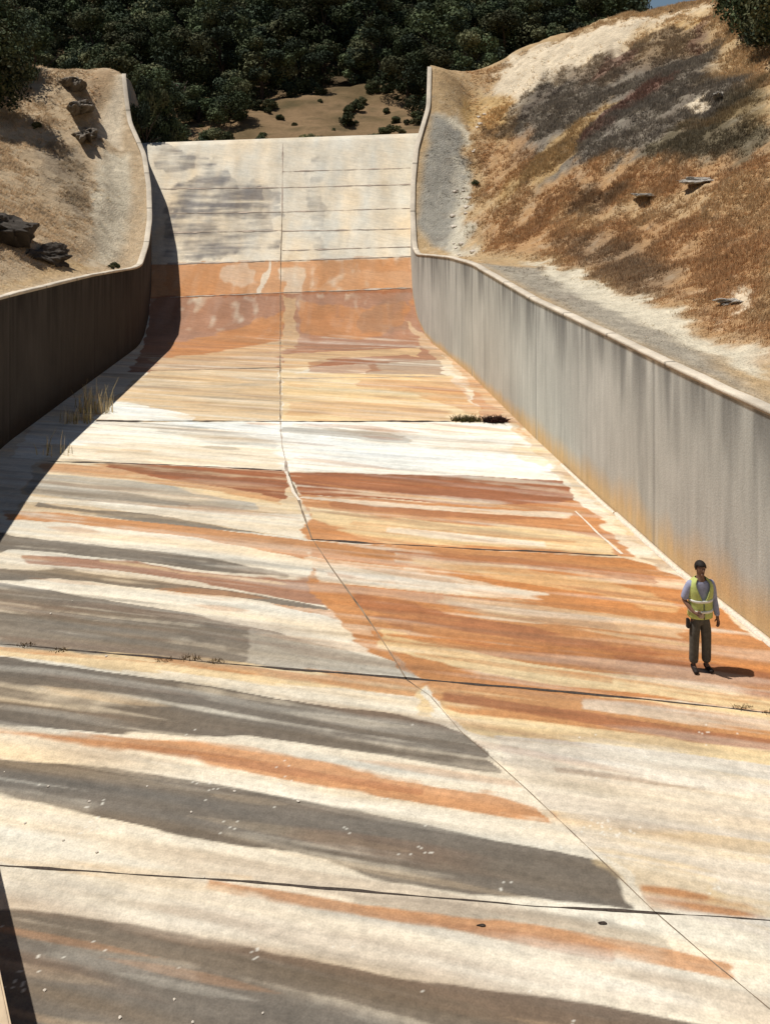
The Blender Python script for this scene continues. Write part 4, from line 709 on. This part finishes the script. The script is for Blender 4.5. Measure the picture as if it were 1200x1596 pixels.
for X_, Y_, lb in [(1.03, 10.31, 'small dark clod on the floor just below the lowest joint, the left one'), (2.34, 10.34, 'small dark clod on the floor just below the lowest joint, the right one')]:
    o = link('stain', rock_mesh('stain', int(X_*50), (.06, .022, .009), .4, [(.06, .045, .035), (.12, .09, .07)], 2)); o.location = (X_, Y_, .006); tag(o, lb, 'stain')  # flat low lump standing in for a dark stain spot on the floor
# ---------------------------------------------------------------- rocks on the slopes
def rock(fz, X_, Y_, sc, seed, cols, lb, rz=0, dz=0, tilt=0):
    o = link('rock_outcrop', rock_mesh('rock_outcrop', seed, sc, 1.3, cols, 5)); o.location = on(fz, X_, Y_, dz); o.rotation_euler = (tilt, 0, rz); return tag(o, lb, 'rock')
dk = [(.06, .052, .044), (.17, .145, .12)]; md = [(.14, .12, .10), (.34, .29, .23)]; pl = [(.5, .45, .38), (.68, .62, .54)]
rock(left_z, -14.5, 35.2, (1.5, 2.3, 1.05), 501, dk, 'large dark rock at the left edge, just behind the left wall', .3, .0)
rock(left_z, -12.9, 36.6, (.6, 1.3, .5), 502, dk, 'smaller dark rock right of the large one behind the left wall', -.4, -.08)
rock(left_z, -19.0, 58.5, (.7, 2.3, .5), 503, md, 'rough grey brown rock rib near the top of the left slope, the upper piece', .45, .05)
rock(left_z, -17.9, 56.4, (.75, 2.3, .5), 504, md, 'rough grey brown rock rib near the top of the left slope, the middle piece', .35, 0)
rock(left_z, -16.9, 54.4, (.6, 2.0, .42), 505, md, 'rough grey brown rock rib near the top of the left slope, the lowest piece', .35, 0)
rock(left_z, -21.8, 58.5, (.7, .6, .6), 506, dk, 'dark rock at the top of the left slope beside the trees', .35, .1)
rock(right_z, 12.4, 37.2, (1.15, .5, .12), 507, pl, 'flat pale slab of rock on the orange grass of the right slope', -.1, .0)
rock(right_z, 10.6, 39.0, (.6, .4, .07), 508, pl, 'small flat pale rock left of the larger pale slab', .1, .0)
rock(right_z, 8.95, 24.9, (.35, .4, .1), 509, pl, 'low pale rock near the right edge, above the gravel path', .5, .03)
rock(right_z, 15.2, 43.8, (.2, .6, .2), 510, pl, 'narrow pale rock slanting up the dark grey patch of the right slope', -.7, .1)
# fragments: crumbled edge stones beside the gravel path
for i in range(26):
    Y_ = R.uniform(44, 58); X_ = float(rwx(Y_))+R.uniform(2.0, 3.2)*(.9+.02*(Y_-44))
    o = bpy.data.objects.new('stone', pb[i % 3]); COL.objects.link(o); s_ = R.uniform(3, 8); o.scale = (s_, s_, s_); o.location = on(right_z, X_, Y_, .03)
    tag(o, 'small pale stone along the edge of the gravel path on top of the right wall', 'stone', 'stones beside the gravel path')
# ---------------------------------------------------------------- the person
def skin(name, nodes, edges, sub=2, extra=None):
    me = bpy.data.meshes.new(name); me.from_pydata([n[0] for n in nodes], edges, []);
    o = bpy.data.objects.new(name, me); COL.objects.link(o)
    md_ = o.modifiers.new('skin', 'SKIN'); md_.use_smooth_shade = True; md_.branch_smoothing = .4
    for v, n in zip(me.skin_vertices[0].data, nodes): v.radius = n[1] if isinstance(n[1], tuple) else (n[1], n[1])
    me.skin_vertices[0].data[0].use_root = True
    ss = o.modifiers.new('sub', 'SUBSURF'); ss.levels = sub; ss.render_levels = sub
    bpy.context.view_layer.update(); dg = bpy.context.evaluated_depsgraph_get()
    m2 = bpy.data.meshes.new_from_object(o.evaluated_get(dg)); m2.name = name
    bpy.data.objects.remove(o, do_unlink=True); bpy.data.meshes.remove(me)
    if extra:
        bm = bmesh.new(); bm.from_mesh(m2); extra(bm); bm.to_mesh(m2); bm.free()
    m2.polygons.foreach_set('use_smooth', np.ones(len(m2.polygons), bool)); return m2
M_skin = flat_mat('skin', (.20, .11, .075), .6, .1, bump=0); M_hair = flat_mat('hair', (.02, .015, .012), .7, .2)
M_shirt = flat_mat('blue_grey_shirt', (.30, .31, .42), .85, .12); M_vest = flat_mat('hi_vis_vest', (.46, .50, .16), .7, .1)
M_refl = flat_mat('reflective_tape', (.72, .72, .66), .35, .05, spec=.6); M_trou = flat_mat('dark_trousers', (.085, .078, .066), .85, .2)
M_boot = flat_mat('dark_boots', (.02, .014, .012), .6, .1); M_dev = flat_mat('black_plastic', (.015, .015, .018), .4, .1)
person = empty('person', (5.07, 15.5, .0), .12)
tag(person, 'person in a yellow high visibility vest and dark trousers standing by the right wall', 'person')
# facing -Y; +X is image right (their left side)
def arm(s, sh, el, wr): return [(sh, .052), (((sh[0]+el[0])/2, (sh[1]+el[1])/2, (sh[2]+el[2])/2), .050), (el, .040), (((el[0]+wr[0])/2, (el[1]+wr[1])/2, (el[2]+wr[2])/2), .037), (wr, .027)]
RA = arm(-1, (-.185, .0, 1.40), (-.265, .03, 1.13), (-.16, -.12, .98)); LA = arm(1, (.185, 0, 1.40), (.245, .03, 1.12), (.27, -.05, .86))
nodes = [((0, 0, .93), (.15, .105)), ((0, 0, 1.05), (.135, .10)), ((0, 0, 1.22), (.15, .11)), ((0, .0, 1.36), (.13, .095)), ((0, 0, 1.46), (.06, .06)), ((.0, -.01, 1.54), (.055, .058)), ((.0, -.015, 1.60), (.072, .085)), ((0, -.015, 1.67), (.076, .092)), ((0, -.01, 1.715), (.055, .065))]
edges = [(i, i+1) for i in range(8)]
def chain(start, lst):
    p = start
    for n in lst: nodes.append(n); edges.append((p, len(nodes)-1)); p = len(nodes)-1
    return p
rwst = chain(3, RA); lwst = chain(3, LA)
def hand(wi, wr, d, up, side):
    d = Vector(d).normalized(); up = Vector(up).normalized(); s = d.cross(up).normalized()*side; wr = Vector(wr)
    pi = chain(wi, [(tuple(wr+d*.045), (.034, .018))])
    for k, (o_, l_) in enumerate([(-.030, .068), (-.010, .078), (.010, .073), (.030, .058)]):
        b0 = wr+d*.09+s*o_; chain(pi, [(tuple(b0), .010), (tuple(b0+d*l_*.5+up*.010), .0085), (tuple(b0+d*l_*.85+up*.030), .007)])
    chain(pi, [(tuple(wr+d*.05-s*.042+up*.01), .011), (tuple(wr+d*.085-s*.055+up*.028), .008)])
hand(rwst, (-.16, -.12, .98), (.75, -.45, -.25), (0, -1, .2), 1); hand(lwst, (.27, -.05, .86), (.05, -.2, -1), (-1, -.2, 0), -1)
for sx in (-1, 1):
    chain(0, [((.085*sx, 0, .86), .085), ((.10*sx, -.01, .50), .055), ((.105*sx, .0, .28), .050), ((.105*sx, .02, .09), .034), ((.11*sx, -.06, .045), .035), ((.12*sx, -.14, .035), .028)])
def face(bm):
    def blob(c, r, sc=(1, 1, 1)):
        g_ = bmesh.ops.create_icosphere(bm, subdivisions=2, radius=r); bmesh.ops.scale(bm, vec=sc, verts=g_['verts']); bmesh.ops.translate(bm, vec=c, verts=g_['verts'])
    blob((0, -.112, 1.625), .014, (.8, 1.1, 1.7)); blob((0, -.103, 1.588), .018, (1.4, .5, .4)); blob((0, -.085, 1.555), .028, (1, .8, .7))
    for s in (-1, 1): blob((.078*s, 0, 1.63), .022, (.4, .8, 1.4)); blob((.030*s, -.100, 1.645), .011, (1.3, .6, .7))
body = link('body', skin('body', nodes, edges, 2, face), M_skin, person)
def grow(lst, k): return [(p, (r[0]+k, r[1]+k) if isinstance(r, tuple) else r+k) for p, r in lst]
# shirt: torso and sleeves (his right sleeve rolled to the elbow)
nodes = grow([((0, 0, .90), (.155, .11)), ((0, 0, 1.05), (.145, .11)), ((0, 0, 1.22), (.155, .115)), ((0, 0, 1.36), (.135, .10)), ((0, 0, 1.45), (.07, .068))], .012); edges = [(0, 1), (1, 2), (2, 3), (3, 4)]
chain(3, grow(RA[:3], .02)); chain(3, grow(LA, .018))
link('shirt', skin('shirt', nodes, edges, 2), M_shirt, person)
def loft(rings, name, mat, parent, seg=28, drop=None, cap=False):
    V = []; F = []
    for (z_, rx_, ry_, cy_) in rings:
        for k in range(seg):
            t_ = k*2*math.pi/seg; V.append((rx_*math.copysign(abs(math.cos(t_))**.85, math.cos(t_)), cy_+ry_*math.copysign(abs(math.sin(t_))**.85, math.sin(t_)), z_))
    for j in range(len(rings)-1):
        for k in range(seg):
            if drop and drop(j, k, seg): continue
            F.append((j*seg+k, j*seg+(k+1) % seg, (j+1)*seg+(k+1) % seg, (j+1)*seg+k))
    me_ = bpy.data.meshes.new(name); me_.from_pydata(V, [], F); o_ = link(name, me_, mat, parent, smooth=True)
    so_ = o_.modifiers.new('thick', 'SOLIDIFY'); so_.thickness = .008; so_.offset = 1; return o_
vr = [(.87, .192, .142, 0), (.97, .186, .138, 0), (1.08, .180, .135, 0), (1.20, .190, .142, 0), (1.30, .200, .144, 0), (1.37, .198, .132, 0), (1.42, .175, .112, 0), (1.46, .12, .085, 0), (1.485, .085, .07, 0)]
vq = []
for a_, b_ in zip(vr, vr[1:]):
    for q_ in range(3): vq.append(tuple(a_[i_]*(1-q_/3)+b_[i_]*q_/3 for i_ in range(4)))
vr = vq+[vr[-1]]; V = []; F = []; sg_ = 40
for (z_, rx_, ry_, cy_) in vr:                      # open down the front from a V neck
    op = .03+max(0, z_-1.13)*2.1
    for k in range(sg_+1):
        t_ = -math.pi/2+op+(2*math.pi-2*op)*k/sg_; fo = 1+.018*math.sin(t_*7+z_*9)
        V.append((rx_*fo*math.copysign(abs(math.cos(t_))**.85, math.cos(t_)), cy_+ry_*fo*math.copysign(abs(math.sin(t_))**.85, math.sin(t_)), z_))
for j in range(len(vr)-1):
    for k in range(sg_): F.append((j*(sg_+1)+k, j*(sg_+1)+k+1, (j+1)*(sg_+1)+k+1, (j+1)*(sg_+1)+k))
me_ = bpy.data.meshes.new('vest'); me_.from_pydata(V, [], F); o_ = link('vest', me_, M_vest, person, smooth=True); so_ = o_.modifiers.new('thick', 'SOLIDIFY'); so_.thickness = .008; so_.offset = 1
loft([(.965, .193, .145, 0), (1.005, .190, .143, 0)], 'reflective_stripe', M_refl, person)
loft([(1.13, .190, .143, 0), (1.17, .193, .146, 0)], 'reflective_stripe', M_refl, person)
# trousers
nodes = [((0, 0, 1.0), (.155, .118)), ((0, 0, .93), (.168, .128)), ((0, 0, .86), (.172, .132))]; edges = [(0, 1), (1, 2)]
for sx in (-1, 1): chain(2, [((.088*sx, 0, .80), (.10, .105)), ((.10*sx, -.005, .52), (.082, .085)), ((.105*sx, .0, .30), (.078, .080)), ((.107*sx, .01, .10), (.074, .080))])
link('trousers', skin('trousers', nodes, edges, 2), M_trou, person)
for sx in (-1, 1):
    nodes = [((.107*sx, .03, .10), .052), ((.109*sx, .02, .05), (.048, .05)), ((.118*sx+.0, -.07, .042), (.046, .040)), ((.135*sx, -.17, .034), (.042, .032))]; edges = [(0, 1), (1, 2), (2, 3)]
    link('boot', skin('boot', nodes, edges, 2), M_boot, person)
# hair: a cap of hair over the skull
bm = bmesh.new(); bmesh.ops.create_uvsphere(bm, u_segments=24, v_segments=16, radius=1)
bmesh.ops.delete(bm, geom=[v for v in bm.verts if v.co.z < -.25 or (v.co.y < -.45 and v.co.z < .35)], context='VERTS')
bmesh.ops.scale(bm, vec=(.092, .112, .105), verts=bm.verts); me = bpy.data.meshes.new('hair'); bm.to_mesh(me); bm.free()
o = link('hair', me, M_hair, person, True); o.location = (0, -.008, 1.655); o.modifiers.new('s', 'SOLIDIFY').thickness = .008
# radio on the belt
bm = bmesh.new(); bmesh.ops.create_cube(bm, size=1); bmesh.ops.scale(bm, vec=(.05, .07, .15), verts=bm.verts); bmesh.ops.bevel(bm, geom=bm.edges[:], offset=.01, segments=2, affect='EDGES')
me = bpy.data.meshes.new('belt_pouch'); bm.to_mesh(me); bm.free(); o = link('belt_pouch', me, M_dev, person); o.location = (-.205, -.0, .76)
